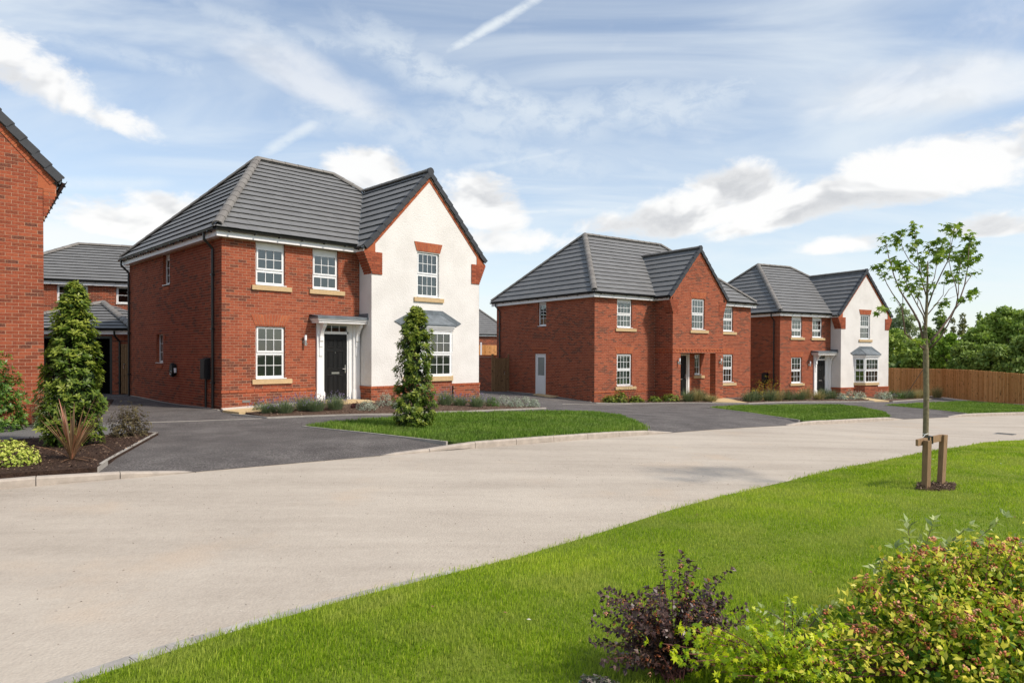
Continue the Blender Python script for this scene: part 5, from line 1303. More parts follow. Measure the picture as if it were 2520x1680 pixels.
def whorls(C, D, k, L, Wd, up=.35, tone_c=None, jit=.25):
    """k leaves round each shoot tip C with axis D"""
    n = len(C); D = unit(D); a = unit(np.cross(D, rand_dir(n))); b = np.cross(D, a); Ps, Ds, Ns = [], [], []
    for i in range(k):
        t = 2*math.pi*i/k+rng.uniform(-.4, .4, n); r = a*np.cos(t)[:, None]+b*np.sin(t)[:, None]
        u = up+rng.uniform(-jit, jit, n); dd = unit(r+D*u[:, None]); Ps.append(C-D*(L*.25*rng.uniform(0, 1.6, n))[:, None]); Ds.append(dd); Ns.append(D-r*.3)
    P = np.concatenate(Ps); Dd = np.concatenate(Ds); Nn = np.concatenate(Ns); m_ = len(P)
    V, F = leaf_arrays(P, Dd, Nn, L*rng.uniform(.65, 1.15, m_), Wd*rng.uniform(.75, 1.15, m_), .16, .5, .12)
    t = np.tile(tone_c if tone_c is not None else rng.uniform(0, 1, n), k)+rng.uniform(-.15, .15, m_)
    return V, F, np.clip(t, 0, 1)
def gz(x, y): return float(H(x, y))
def laurel(loc, height, prof, nsh, leafL, label, lean=(0,0), seed=1):
    global rng
    rng = np.random.default_rng(seed); T = empty('laurel_bush', loc); tag(T, label, 'bush', 'clipped tall laurels beside the drives')
    zz = rng.uniform(.02, 1, nsh); th = rng.uniform(0, 2*math.pi, nsh)
    R = np.interp(zz, [p[0] for p in prof], [p[1] for p in prof])*(1+.13*np.sin(th*3+zz*9)+.10*np.sin(th*5-zz*17)+.06*np.sin(th*2+zz*31))
    sh = rng.uniform(0, 1, nsh)**.45; rr = R*(.55+.45*sh)
    C = np.stack([rr*np.cos(th)+lean[0]*zz, rr*np.sin(th)+lean[1]*zz, zz*height], 1)
    D = np.stack([np.cos(th)*.8, np.sin(th)*.8, .55+.5*zz], 1)+rand_dir(nsh)*.35
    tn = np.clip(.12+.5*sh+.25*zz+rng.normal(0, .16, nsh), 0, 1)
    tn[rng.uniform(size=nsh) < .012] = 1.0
    parts = [whorls(C, D, 7, leafL, leafL*.40, .45, tn), whorls(C-unit(D)*leafL*.5, D, 5, leafL*1.05, leafL*.42, .1, tn*.7)]
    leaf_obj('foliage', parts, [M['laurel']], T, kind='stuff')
    # shaded inner leaves so the middle is not hollow
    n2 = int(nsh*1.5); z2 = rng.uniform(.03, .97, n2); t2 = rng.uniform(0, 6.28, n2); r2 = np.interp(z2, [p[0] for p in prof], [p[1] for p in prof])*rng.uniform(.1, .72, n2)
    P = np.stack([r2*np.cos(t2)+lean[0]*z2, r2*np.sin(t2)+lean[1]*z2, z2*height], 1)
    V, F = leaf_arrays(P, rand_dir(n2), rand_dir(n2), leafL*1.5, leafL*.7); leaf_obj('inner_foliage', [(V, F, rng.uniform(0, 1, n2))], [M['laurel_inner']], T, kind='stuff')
    b = MB()
    b.tube([(0,0,-.05), (lean[0]*.3,lean[1]*.3,height*.3), (lean[0]*.9,lean[1]*.9,height*.93)], [.035,.025,.006], 7)
    for i in range(26):
        t = random.random()*6.28; z0 = random.uniform(.05, .8)*height; rx = float(np.interp(z0/height, [p[0] for p in prof], [p[1] for p in prof]))*.8
        b.tube([(0,0,z0*.8), (math.cos(t)*rx*.5, math.sin(t)*rx*.5, z0+.05), (math.cos(t)*rx, math.sin(t)*rx, z0+.22)], [.012,.008,.004], 5)
    b.obj('stem', M['twig'], T); return T
laurel((-7.36,11.25,gz(-7.36,11.25)+.02), 2.72, [(0,.34),(.12,.48),(.3,.48),(.5,.40),(.7,.33),(.85,.25),(.94,.16),(1,.05)], 800, .088, 'tall broad laurel bush in the dark bark bed, overlapping the gable end', (.08,0), 11)
laurel((-2.10,14.35,gz(-2.10,14.35)+.02), 2.55, [(0,.34),(.12,.45),(.3,.46),(.45,.38),(.6,.38),(.8,.33),(.93,.22),(1,.08)], 620, .085, 'slim laurel column standing in the grass in front of the white gable', (.06,0), 12)

def mound(loc, rx, ry, h, n, L, Wd, mt, label, cat='shrub', group=None, stalk=None, up=.6, name='shrub', tones=(0, 1), lump=.15, k=5, inner=True):
    T = empty(name, loc); tag(T, label, cat, group); th = rng.uniform(0, 2*math.pi, n); ph = np.arccos(rng.uniform(0, 1, n)); s = rng.uniform(.72, 1, n)*(1+lump*np.sin(th*4+ph*6)+lump*.6*np.sin(th*7-ph*9))
    dirs = np.stack([np.sin(ph)*np.cos(th), np.sin(ph)*np.sin(th), np.cos(ph)], 1); C = dirs*np.array([rx, ry, h])*s[:, None]
    C[:, 2] = np.maximum(C[:, 2], .01)
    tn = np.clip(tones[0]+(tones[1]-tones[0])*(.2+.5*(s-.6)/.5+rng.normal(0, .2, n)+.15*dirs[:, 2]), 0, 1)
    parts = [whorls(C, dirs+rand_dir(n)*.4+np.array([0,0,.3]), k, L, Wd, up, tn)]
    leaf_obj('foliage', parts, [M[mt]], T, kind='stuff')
    b = MB()
    for i in range(7):
        t = i*.9+random.random(); b.tube([(0,0,-.03), (math.cos(t)*rx*.3, math.sin(t)*ry*.3, h*.4), (math.cos(t)*rx*.6, math.sin(t)*ry*.6, h*.8)], [.008,.006,.003], 5)
    b.obj('stem', M['twig'], T); return T
def tuft(loc, n, h, spread, w, mt, label, cat='grass clump', group=None, name='grass_clump', flower=None, curve=.5, tones=(0, 1), fn=.4):
    T = empty(name, loc); tag(T, label, cat, group); th = rng.uniform(0, 6.28, n); r0 = rng.uniform(0, .45, n)*spread; f_ = rng.uniform(.08, 1, n); sp = f_*spread; hh = h*rng.uniform(.6, 1.1, n)*(1.05-.55*f_**2)
    rad = np.stack([np.cos(th), np.sin(th), 0*th], 1); sd = np.stack([-np.sin(th), np.cos(th), 0*th], 1); sd = sd*np.cos(rng.uniform(0, 3, n))[:, None]+rad*.5
    base = rad*r0[:, None]; m1 = base+rad*(sp*.35)[:, None]+np.array([0,0,1])*(hh*.62)[:, None]; tip = base+rad*(sp)[:, None]+np.array([0,0,1])*(hh*(1-curve*rng.uniform(0, .6, n)))[:, None]
    W_ = (w*rng.uniform(.6, 1.2, n))[:, None]; V = np.stack([base-sd*W_*.5, base+sd*W_*.5, m1+sd*W_*.4, m1-sd*W_*.4, tip+sd*W_*.1, tip-sd*W_*.1], 1).reshape(-1, 3)
    I = np.arange(n)*6; F = np.concatenate([np.stack([I, I+1, I+2, I+3], 1), np.stack([I+3, I+2, I+4, I+5], 1)]); t = rng.uniform(*tones, n)
    leaf_obj('foliage', [(V, F, np.concatenate([t, t]))], [M[mt]], T, kind='stuff')
    if flower:
        k = int(n*fn); tp = tip[:k]*np.array([1.0,1.0,1.12]); V, F = leaf_arrays(np.repeat(tp, 2, 0), np.tile(np.array([[0,0,1.]]), (2*k, 1))+rand_dir(2*k)*.25, rand_dir(2*k), .05, .014)
        leaf_obj('flowers', [(V, F, rng.uniform(0, 1, 2*k))], [M[flower]], T, kind='stuff')
    return T
M['euon'] = leafmat('variegated_leaf', (.15,.24,.03), (.42,.50,.07), (.78,.76,.22), .3, .45)
M['bright'] = leafmat('bright_green_leaf', (.030,.075,.014), (.080,.165,.022), (.20,.31,.05), .3, .4, .4)
M['lav'] = leafmat('lavender_leaf', (.10,.15,.07), (.19,.25,.13), (.32,.37,.22), .2, .7)
M['purple'] = leafmat('purple_flower', (.14,.11,.22), (.21,.18,.30), (.32,.26,.38), .2, .7)
M['silver'] = leafmat('silver_leaf', (.20,.26,.19), (.36,.42,.33), (.54,.58,.48), .2, .8)
M['straw'] = leafmat('straw_grass', (.14,.17,.07), (.34,.29,.13), (.60,.48,.25), .3, .7)
M['bluegrass'] = leafmat('blue_green_grass', (.06,.10,.05), (.13,.18,.09), (.28,.29,.15), .3, .7)
M['brownleaf'] = leafmat('brown_dead_leaf', (.035,.025,.014), (.09,.07,.035), (.17,.14,.06), .2, .8)
M['yellow'] = leafmat('yellow_flower', (.35,.24,.02), (.55,.42,.03), (.70,.58,.05), .3, .6)
M['darkred'] = leafmat('dark_red_leaf', (.03,.012,.012), (.07,.025,.025), (.14,.04,.04), .2, .5)
# left-hand beds
mound((-10.55,13.55,gz(-10.5,13.5)), .72, .62, 1.66, 1000, .085, .032, 'bright', 'big bright green leafy shrub against the gable end at the edge', k=6, lump=.1)
mound((-9.75,14.25,gz(-9.7,14.2)), .34, .34, 1.0, 420, .06, .018, 'lav', 'dull grey-green shrub between the bright shrub and the tall laurel', k=5)
mound((-6.98,9.28,gz(-7,9.3)+.03), .46, .36, .34, 1100, .024, .015, 'euon', 'low yellow-green variegated mound by the kerb', k=5, lump=.06)
mound((-8.55,10.55,gz(-8.5,10.5)+.03), .40, .30, .22, 500, .022, .012, 'bright', 'small dark green ground-cover cushion behind the yellow mound', tones=(0,.6))
mound((-7.12,12.55,gz(-7,12.5)+.03), .33, .32, .52, 1500, .026, .012, 'brownleaf', 'withered brown shrub beside the tall laurel at the bed corner', lump=.25)
mound((-9.45,14.25,gz(-9.4,14.2)+.0), .10, .10, .07, 30, .05, .03, 'darkred', 'little dark red bedding plant on the mulch behind the footpath')
# bronze phormium: every blade a part
T = empty('phormium', (-6.35,9.72,gz(-6.35,9.72)+.04)); tag(T, 'spiky bronze and pink phormium in front of the tall laurel', 'plant')
M['phorm'] = leafmat('bronze_blade', (.15,.105,.05), (.27,.155,.085), (.50,.20,.12), .3, .5, .4)
def blade(T, az, ln, spread, w, tn, sag=0.0, seg=7):
    b = MB(); P = []; d = Vector((math.cos(az), math.sin(az), 0)); side = Vector((-math.sin(az), math.cos(az), 0))
    for i in range(seg+1):
        t = i/seg; r = .02+spread*t**1.4; z = ln*t*(1-sag*t*t); ww = w*1.35*(.45+.8*t if t < .5 else (1.15-1.05*(t-.5)/.5*1.05))*.5; ww = max(ww, .0015)
        c = d*r+Vector((0,0,z)); P.append((c-side*ww, c-d*ww*.35, c+side*ww))
    for a, c in zip(P[:-1], P[1:]):
        b.poly([a[0], a[1], c[1], c[0]], tn); b.poly([a[1], a[2], c[2], c[1]], min(1, tn+.12))
    b.obj('leaf', M['phorm'], T)
for az, ln, sp, w, tn in ((2.6,.86,.34,.030,.9),(2.75,.80,.30,.020,.2),(1.7,.82,.06,.034,.3),(1.2,.70,.02,.03,.2),(.35,.92,.30,.042,.25),(.1,.78,.16,.036,.35),(.0,.66,.42,.022,.3),(-.2,.62,.46,.018,.3),(2.2,.64,.1,.028,.35),(.6,.6,.12,.03,.8),(3.1,.5,.34,.024,.25),(3.4,.45,.26,.024,.3),(-.5,.5,.32,.024,.3),(-.9,.42,.28,.02,.2),(1.0,.55,.05,.03,.6),(2.0,.55,.06,.03,.95),(.2,.52,.12,.026,.7),(.9,.48,.1,.028,.3),(2.9,.4,.2,.022,.2),(-1.6,.4,.12,.022,.4),(-1.1,.45,.1,.024,.3)):
    blade(T, az, ln, sp, w, tn)
for i in range(30): blade(T, random.uniform(-3.1,3.1), random.uniform(.40,.78), random.uniform(.12,.55), random.uniform(.014,.024), random.choice((.1,.25,.3,.4,.75)))
for az, ln, sp in ((-.1,.50,.62),(-.45,.10,.56),(-.6,.06,.50),(3.35,.44,.95),(3.0,.16,.4),(-1.3,.05,.4)): blade(T, az, ln, sp, .02, .5, .75)

G1 = 'plants in the bed in front of the nearest house'
mound((-6.52,17.25,gz(-6.5,17.2)+.04), .13, .13, .26, 260, .022, .006, 'bright', 'dwarf green conifer at the paved corner of the nearest house', group=G1, tones=(0,.5))
for i, (x, y, h, lb) in enumerate([(-6.05,16.75,.34,'first lavender clump next to the dwarf conifer'),(-5.62,16.72,.40,'second lavender clump from the dwarf conifer'),(-5.30,17.15,.44,'lavender clump close under the ground-floor window'),(-4.95,17.05,.40,'wide lavender clump right of the ground-floor window'),(-4.55,17.35,.44,'last lavender clump before the front door paving'),(-1.95,19.75,.50,'lavender clump right behind the slim laurel column'),(-1.55,20.0,.36,'lavender clump under the brick base of the bay window'),(-1.05,20.05,.44,'leafy lavender clump in front of the gable corner')]):
    tuft((x,y,gz(x,y)+.03), 900, h*.9, .36, .007, 'lav', lb, 'lavender', G1, 'lavender', 'purple', .3, (.1,.9), .10)
for x, y, r, h, lb in [(-3.75,17.45,.26,.26,'silver cushion plant in front of the black door'),(-3.45,18.35,.24,.36,'taller silver plant beside the door paving'),(-3.0,18.45,.18,.30,'silver plant left of the slim laurel by the white gable'),(-3.05,17.9,.12,.18,'smallest silver plant left of the slim laurel'),(-.25,21.25,.26,.34,'silver bush just past the gable corner'),(.12,21.1,.22,.30,'silver bush in the middle of the bed tip'),(.42,21.45,.24,.32,'pale silver bush near the bed tip'),(.72,21.55,.18,.28,'last silver bush on the bed tip')]:
    mound((x,y,gz(x,y)+.03), r, r, h, 420, .030, .006, 'silver', lb, group=G1, k=6, lump=.12, up=.9)
mound((-4.1,17.75,gz(-4.1,17.7)+.03), .15, .15, .14, 120, .03, .02, 'darkred', 'tiny dark red plant between lavender and silver plants', group=G1)
mound((-.62,20.75,gz(-.6,20.7)+.03), .22, .22, .30, 380, .05, .008, 'bright', 'green feathery plant at the gable corner', group=G1, tones=(.1,.7))
G2 = 'plants in the bed in front of the middle house'
for x, y, r, h, lb in [(4.25,29.45,.30,.36,'low green shrub at the corner of the middle house'),(4.75,29.6,.30,.62,'taller green shrub near the corner of the middle house'),(5.5,29.9,.30,.34,'round green shrub below the left lower window'),(6.4,30.2,.26,.30,'small green shrub right of the left lower window'),(7.2,30.5,.42,.42,'spreading green shrub left of the porch grasses')]:
    mound((x,y,gz(x,y)+.03), r*1.1, r, h*.8, 260, .07, .026, 'laurel', lb, group=G2, k=5)
mound((5.35,30.5,gz(5.3,30.5)), .45, .35, .80, 420, .03, .008, 'brownleaf', 'thin brown twiggy shrub below the left lower window', group=G2, lump=.3)
for x, y, h, mt, lb in [(7.9,30.35,.62,'bluegrass','green grass clump left of the porch'),(8.4,30.6,.70,'straw','straw grass clump left of the porch'),(8.75,31.1,.58,'bluegrass','grass clump beside the open porch'),(9.0,30.5,.40,'straw','small straw grass tuft at the buff porch path')]:
    tuft((x,y,gz(x,y)+.03), 520, h, .50, .011, mt, lb, group=G2, curve=.6)
G3 = 'plants in the long bed before the farthest house'
k3 = [(10.9,31.0,.6,'bluegrass','green grass clump right beside the porch pillar'),(11.4,31.5,.62,'bluegrass','second grass clump right of the porch pillar'),(12.1,31.7,.66,'bluegrass','rounded grey-green grass clump under the right lower window'),(12.7,32.3,.62,'straw','pale grass clump at the corner of the middle house'),(13.5,33.0,.68,'bluegrass','green grass clump in front of the black meter box'),(14.3,33.6,.55,'bluegrass','grass clump before the farthest house side wall'),(15.0,34.4,.80,'straw','tall straw grass at the corner of the farthest house'),(15.7,34.5,.55,'straw','straw grass clump below the farthest house window'),(16.2,35.0,.70,'bluegrass','blue-green grass clump below the farthest house window'),(16.9,35.6,.60,'bluegrass','grass clump left of the farthest front door'),(22.0,38.0,.55,'bluegrass','grass clump right of the buff path'),(22.8,38.7,.6,'bluegrass','grass clump near the fence foot'),(23.6,39.3,.62,'straw','straw grass clump near the fence foot'),(24.4,39.9,.66,'straw','second straw grass clump near the fence foot'),(25.6,40.6,.85,'straw','tall straw grass tuft leaning on the fence')]
for x, y, h, mt, lb in k3: tuft((x,y,gz(x,y)+.03), 420, h, .52, .012, mt, lb, group=G3, curve=.6)
mound((12.6,33.3,gz(12.6,33.3)), .75, .5, 1.0, 420, .05, .010, 'yellow', 'airy yellow-orange flowering plant by the middle house corner', group=G3, lump=.35, tones=(-.3,.7))
mound((11.75,32.3,gz(11.7,32.3)), .35, .3, .62, 90, .05, .03, 'yellow', 'bright yellow flowers under the right lower window', group=G3, lump=.3)
for x, y, r, lb in [(17.9,35.6,.38,'silver bush left of the farthest buff path'),(18.6,36.0,.32,'second silver bush left of the farthest buff path'),(19.9,36.4,.36,'silver bush right of the farthest buff path'),(20.6,37.1,.34,'last silver bush right of the farthest buff path'),(17.2,35.2,.26,'small silver tuft by the farthest front path')]:
    mound((x,y,gz(x,y)+.03), r, r, r*1.25, 300, .05, .012, 'silver', lb, group=G3, k=6)
mound((21.3,37.6,gz(21.3,37.6)), .5, .4, .5, 260, .06, .02, 'bright', 'dark green low shrub under the bay of the farthest house', group=G3, tones=(0,.5))

# mulch chips on the beds
def chips(poly, n, L, name, c):
    xs = [p[0] for p in poly]; ys = [p[1] for p in poly]; x = rng.uniform(min(xs), max(xs), n); y = rng.uniform(min(ys), max(ys), n); k = inside(x, y, poly); x, y = x[k], y[k]; n = len(x)
    P = np.stack([x, y, H(x, y)+.035+rng.uniform(.003, .02, n)], 1); D = rand_dir(n)*np.array([1,1,.35]); V, F = leaf_arrays(P, D, np.array([0,0,1.])+rand_dir(n)*.5, L*rng.uniform(.5, 1.5, n), L*.35*rng.uniform(.6, 1.4, n), .1)
    o = leaf_obj(name, [(V, F, rng.uniform(0, 1, n)**1.5)], [M[c]], kind='stuff'); tag(o, 'loose bark chips scattered over the planting bed beside the drive', 'bark chips'); return o
M['chips'] = simple('bark_chip_a', (.11,.07,.048), .95, .1)
m, n, out = mat('bark_chip_dark'); bsdf(n, out, n.ramp(tone(n), [(0,(.02,.012,.009)),(.5,(.075,.045,.032)),(.85,(.22,.14,.09)),(1,(.45,.32,.22))]), .9, spec=.1); M['chips'] = m
m, n, out = mat('bark_chip_pale'); bsdf(n, out, n.ramp(tone(n), [(0,(.035,.02,.015)),(.5,(.13,.085,.06)),(.85,(.27,.19,.13)),(1,(.45,.34,.24))]), .9, spec=.1); M['chips2'] = m
tag(chips(BEDL, 42000, .040, 'bark_chips', 'chips'), 'dark bark chips covering the bed with the phormium'); tag(chips(BEDA, 9000, .05, 'bark_chips', 'chips2'), 'pale brown bark chips in the lavender bed before the nearest house'); tag(chips(BEDC, 6000, .07, 'bark_chips', 'chips2'), 'bark chips in the bed before the farthest house'); tag(chips(BEDL2, 14000, .04, 'bark_chips', 'chips'), 'dark bark chips under the bright green shrub'); tag(chips(BEDB, 3000, .07, 'bark_chips', 'chips2'), 'bark chips in the bed of the middle house')

# ------------------------------------------------------------------ young tree and its support
TY = 8.2
def W3(x, y, Y): return Vector(((x-1260)/1660.3*Y, Y, (872.0-y+.0031*(x-1260)-0.0)/1660.3*Y))
def Zp(zx, zy, Y=TY): return W3(2100+zx/2.1775, 520+zy/2.1775, Y)
base = Vector((5.03, 8.2, float(Hlawn(5.03, 8.2)))); T = empty('young_tree', base); tag(T, 'young staked maple with sparse leafy top growing on the near lawn', 'tree')
def pth(pts, Ys): return [Zp(x, y, Y)-base for (x, y), Y in zip(pts, Ys)]
b = MB(); tp = [Vector((0,0,-.05)), Zp(391,1225)-base, Zp(393,1000)-base, Zp(389,800)-base, Zp(388,745)-base, Zp(384,640)-base, Zp(390,520)-base, Zp(393,400)-base, Zp(394,272)-base]
b.tube(tp, [.035,.032,.031,.032,.030,.020,.016,.012,.007], 12); b.obj('trunk', M['bark'], T, smooth=True)
BR_ = [([(383,745),(335,705),(275,655),(264,560),(252,505),(205,440),(175,390),(160,345)], .016, -.25), ([(382,720),(352,600),(320,540),(272,465),(245,425),(215,350),(185,250),(167,160)], .020, .2), ([(384,610),(372,560),(340,505),(300,430),(262,350),(240,310)], .013, -.35), ([(386,570),(352,480),(320,430),(290,380)], .011, .3),
       ([(398,715),(455,650),(520,560),(565,480),(592,400),(608,300),(616,160)], .020, .25), ([(402,745),(465,680),(505,610),(540,530),(590,470),(632,430)], .015, -.3), ([(392,560),(440,500),(478,450),(484,380)], .010, .35), ([(394,520),(425,430),(470,330),(505,260),(520,180),(538,90)], .013, -.2),
       ([(392,470),(368,390),(350,310),(335,200),(318,80)], .012, .25), ([(352,320),(300,275),(258,200),(240,115)], .009, -.1), ([(560,485),(545,400),(520,330),(505,250),(522,100)], .010, .1), ([(592,400),(625,350),(640,325)], .007, .3), ([(545,520),(560,440),(560,350),(572,260),(590,200)], .009, .45),
       ([(265,560),(262,470),(255,420)], .008, -.3), ([(390,640),(372,600),(368,590)], .010, -.3), ([(440,500),(510,470),(548,455)], .007, .3), ([(396,440),(430,360),(445,270),(440,180)], .009, .4), ([(484,460),(510,420),(540,400),(552,370)], .006, .2), ([(340,505),(350,440),(352,370)], .006, -.35), ([(205,440),(165,370),(130,300)], .006, -.3), ([(265,540),(220,470)], .005, -.3), ([(384,745),(362,710),(352,690)], .008, -.4), ([(200,310),(155,350)], .005, .1)]
tips = []
for pts, r, dep in BR_:
    n_ = len(pts); Ys = [TY+dep*(i/(n_-1)) for i in range(n_)]; P = pth(pts, Ys); bb = MB(); bb.tube(P, [.72*r*(1-.75*i/(n_-1)) for i in range(n_)], 7); bb.obj('branch', M['twig'], T, smooth=True)
    tips.append((pts, dep))
# maple leaf: five pointed lobes
def maple_leaf_pts():
    A = []; lob = [(-150,.45),(-118,.28),(-95,.72),(-68,.42),(-48,.92),(-24,.50),(0,1.08),(24,.50),(48,.92),(68,.42),(95,.72),(118,.28),(150,.45)]
    for a, r in lob: A.append((math.sin(math.radians(a))*r, math.cos(math.radians(a))*r))
    return np.array(A)
MLP = maple_leaf_pts()
def star_leaves(C, D, Nn, L, tn):
    """many lobed leaves as triangle fans (5 lobes), centre on the stalk end"""
    n = len(C); D = unit(D); Sd = unit(np.cross(D, Nn)); Nn = np.cross(Sd, D); k = len(MLP); Lc = np.broadcast_to(L, n)[:, None, None]
    ring = C[:, None]+(Sd[:, None]*MLP[None, :, :1]+D[:, None]*(MLP[None, :, 1:]+.35))*Lc*.5-Nn[:, None]*(np.hypot(MLP[:, 0], MLP[:, 1])**2)[None, :, None]*Lc*.13
    cen = (C+D*Lc[:, 0]*.12)[:, None]; V = np.concatenate([cen, ring], 1).reshape(-1, 3); I = np.arange(n)*(k+1); F = []
    for j in range(k-1): F.append(np.stack([I, I+1+j, I+2+j], 1))
    F = np.stack(F, 1).reshape(-1, 3); return V, F, np.repeat(tn, k-1)
CLU = [(318,78,1),(318,108,1),(315,130,1),(340,165,1.2),(300,198,1.1),(240,118,1.1),(235,150,1.1),(225,178,1),(168,150,1.1),(165,195,1.1),(205,268,1.3),(230,290,1.2),(270,300,1.2),(280,345,1.2),(140,300,1.2),(150,340,1),(295,395,1.3),(310,410,1.2),(332,440,1.1),(335,235,.9),(345,262,1),(370,292,1),(378,300,.9),(350,372,1),(372,335,1),(420,400,.8),(408,440,.7),(415,178,1),(440,165,1.3),(470,155,1.2),(440,215,1.3),(468,210,1.3),(455,245,1.3),(435,262,1.2),(480,235,1.1),(500,75,1.2),(540,78,1.3),(550,115,1.2),(525,105,1),(485,195,1),(530,235,.9),(555,255,1.3),(560,215,1.2),(612,138,1.3),(625,170,1.3),(622,205,1.3),(618,240,1.3),(628,268,1.2),(592,215,1.3),(600,285,1),(638,330,1.1),(632,428,1.2),(578,473,.9),(480,490,1),(468,500,.8),(520,340,1.1),(528,375,1),(548,358,.9),(500,330,.8),(250,385,.9),(265,505,.6),(355,690,.9),(372,700,.8),(352,712,.7),(158,524,1.2),(215,470,.5),(190,360,.7),(395,385,.7),(470,385,.6),(555,300,.9),(575,330,.8)]
M['stalk'] = M['redtwig']
for x, y, s in CLU:
    best = min(((math.hypot(x-px, y-py), dep*(i/(len(pts)-1))) for pts, dep in tips for i, (px, py) in enumerate(pts)), key=lambda q: q[0]); Y = TY+best[1]+random.uniform(-.06, .06)
    c = np.array(Zp(x, y, Y)-base); k = int(11*s+4); C = c+rng.normal(size=(k, 3))*np.array([.030,.040,.022])*s; D = rand_dir(k)*np.array([1,1,.4])+np.array([0,0,-.35]); Nn = np.array([0,0,1.])+rand_dir(k)*.7
    V, F, tt = star_leaves(C, D, Nn, .088*s*rng.uniform(.7, 1.25, k), np.clip(rng.uniform(0, 1, k)+(0.3 if y > 600 else 0), 0, 1))
    leaf_obj('leaf_cluster', [(V, F, tt)], [M['maple']], T)
b = MB(); b.tube([Zp(375,1192,8.15)-base, Zp(388,1198,8.12)-base, Zp(405,1192,8.15)-base], .004, 5); b.tube([Zp(392,1195,8.12)-base, Zp(374,1215,8.1)-base], .003, 5); b.obj('string_tie', M['upvc'], T)
b = MB(); b.tube([Zp(376,845,8.15)-base, Zp(285,985,8.3)-base+Vector((0,0,0))], .004, 5); b.obj('dead_twig', M['twig'], T)
# support frame
s0 = Vector((4.93, 7.98, float(Hlawn(4.93, 7.98)))); s1 = Vector((5.20, 8.26, float(Hlawn(5.20, 8.26)))); T = empty('tree_stake_frame', s0); tag(T, 'short timber stake frame with crossbar tied to the young tree', 'tree stake')
d = (s1-s0); d.z = 0; L = d.length; d.normalize(); n = Vector((d.y, -d.x, 0)); up = Vector((0,0,1))
def post(o, h, tl):
    b = MB(); w = .064; o = o-s0; u = Vector((.92,.39,0)).normalized(); v = Vector((-u.y, u.x, 0)); o = o-u*w/2-v*w/2
    P = [o-up*.1, o-up*.1+u*w, o-up*.1+u*w+v*w, o-up*.1+v*w]; b.prism(P, up*(h+.1)+Vector(tl), random.random()); b.obj('post', M['stake'], T)
zt = .60; post(s0+Vector((-.02,0,0)), zt-.02, (.012,0,0)); post(s1+Vector((.05,-.02,0)), zt+.02, (.03,0,0))
b = MB(); a = Vector((-.13,-.02,zt-.085)); c = (s1-s0)+Vector((.06,-.03,zt-.055-(s1-s0).z+(s1-s0).z)); dd = (c-a); b.prism([a, a+Vector((.02,-.02,0))*0+Vector((0,.05,0)), a+Vector((0,.05,.075)), a+Vector((0,0,.075))], dd, .7); b.obj('crossbar', M['stake'], T)
for t in (.42, .56):
    q = a+dd*t; b = MB(); b.box((q.x-.018,q.y-.008,q.z-.008), (q.x+.012,q.y+.060,q.z+.085)); b.obj('strap', M['blackpvc'], T)
cx, cy = 5.12, 8.12; ring = [(cx+.31*math.cos(t)+.05*math.sin(3*t), cy+.20*math.sin(t)+.10*math.cos(t)) for t in [2*math.pi*i/22 for i in range(22)]]
sheet('mulch_ring', ring, Hlawn, .022, .3, M['soil2'], skirt=.04); P_ = chips(ring, 1400, .03, 'bark_chips', 'chips2'); tag(P_, 'bark chips round the foot of the staked young tree')

# ------------------------------------------------------------------ trees beyond the fence
def leafy_tree(loc, h, rx, ry, n, leaf, mt, label, cz=.55, lobes=26, name='tree', conifer=False, seed=3, low=.12, tonesh=0.0):
    global rng
    rng = np.random.default_rng(seed); T = empty(name, loc); tag(T, label, 'tree', 'trees beyond the long fence'); C = []
    if conifer:
        zz = rng.uniform(0, 1, lobes*2)**1.2; th = rng.uniform(0, 6.28, lobes*2); r = (1-zz)*rx*rng.uniform(.5, 1.0, lobes*2)
        LC = np.stack([r*np.cos(th), r*np.sin(th), h*(low+(1-low)*zz)], 1); LR = rx*(.20+.22*(1-zz)); sq = .8
    else:
        v = rand_dir(lobes)*(rng.uniform(.25, 1, (lobes, 1))**.5); v[:, 2] = np.where(v[:, 2] < -.5, -v[:, 2], v[:, 2]); LC = v*np.array([rx, ry, h*.40])+np.array([0,0,h*cz]); LR = rng.uniform(.16, .34, lobes)*min(rx, h*.5)*1.15; sq = .85
    k = rng.choice(len(LC), n, p=LR**2/np.sum(LR**2)); d = rand_dir(n); d[:, 2] = np.where(rng.uniform(size=n) < .65, np.abs(d[:, 2]), d[:, 2]); r = rng.uniform(.72, 1.06, n)
    P = LC[k]+d*(LR[k]*r)[:, None]*np.array([1,1,sq]); P[:, 2] = np.maximum(P[:, 2], .1)
    lt = rng.uniform(0, .45, len(LC)); tn = np.clip(.18+lt[k]+.38*rng.uniform(0, 1, n)+.2*(r-.7)/.36+tonesh, 0, 1)
    V, F = leaf_arrays(P, rand_dir(n), d+rand_dir(n)*.6, leaf*rng.uniform(.6, 1.3, n), leaf*.75*rng.uniform(.6, 1.2, n), .1); leaf_obj('crown', [(V, F, tn)], [M[mt]], T, kind='stuff')
    b = MB(); b.tube([(0,0,-.3), (0,0,h*.3), (.1,0,h*.85)], [.16,.12,.03], 8)
    for i in range(9):
        c = LC[i % len(LC)]; b.tube([(0,0,h*.22+i*.03*h), tuple(np.array([0,0,h*.25+i*.03*h])*.5+c*.5), tuple(c)], [.06,.04,.015], 5)
    b.obj('trunk', M['bark'], T); return T
M['tree_a'] = leafmat('broadleaf_mid', (.095,.160,.026), (.205,.310,.048), (.39,.48,.10), .3, .55)
M['tree_b'] = leafmat('broadleaf_dark', (.060,.105,.020), (.135,.215,.036), (.28,.37,.08), .25, .5)
M['tree_c'] = leafmat('pale_willow', (.15,.20,.09), (.24,.30,.14), (.36,.42,.22), .3, .7)
M['tree_d'] = leafmat('olive_conifer', (.075,.09,.025), (.14,.155,.04), (.22,.22,.07), .2, .7)
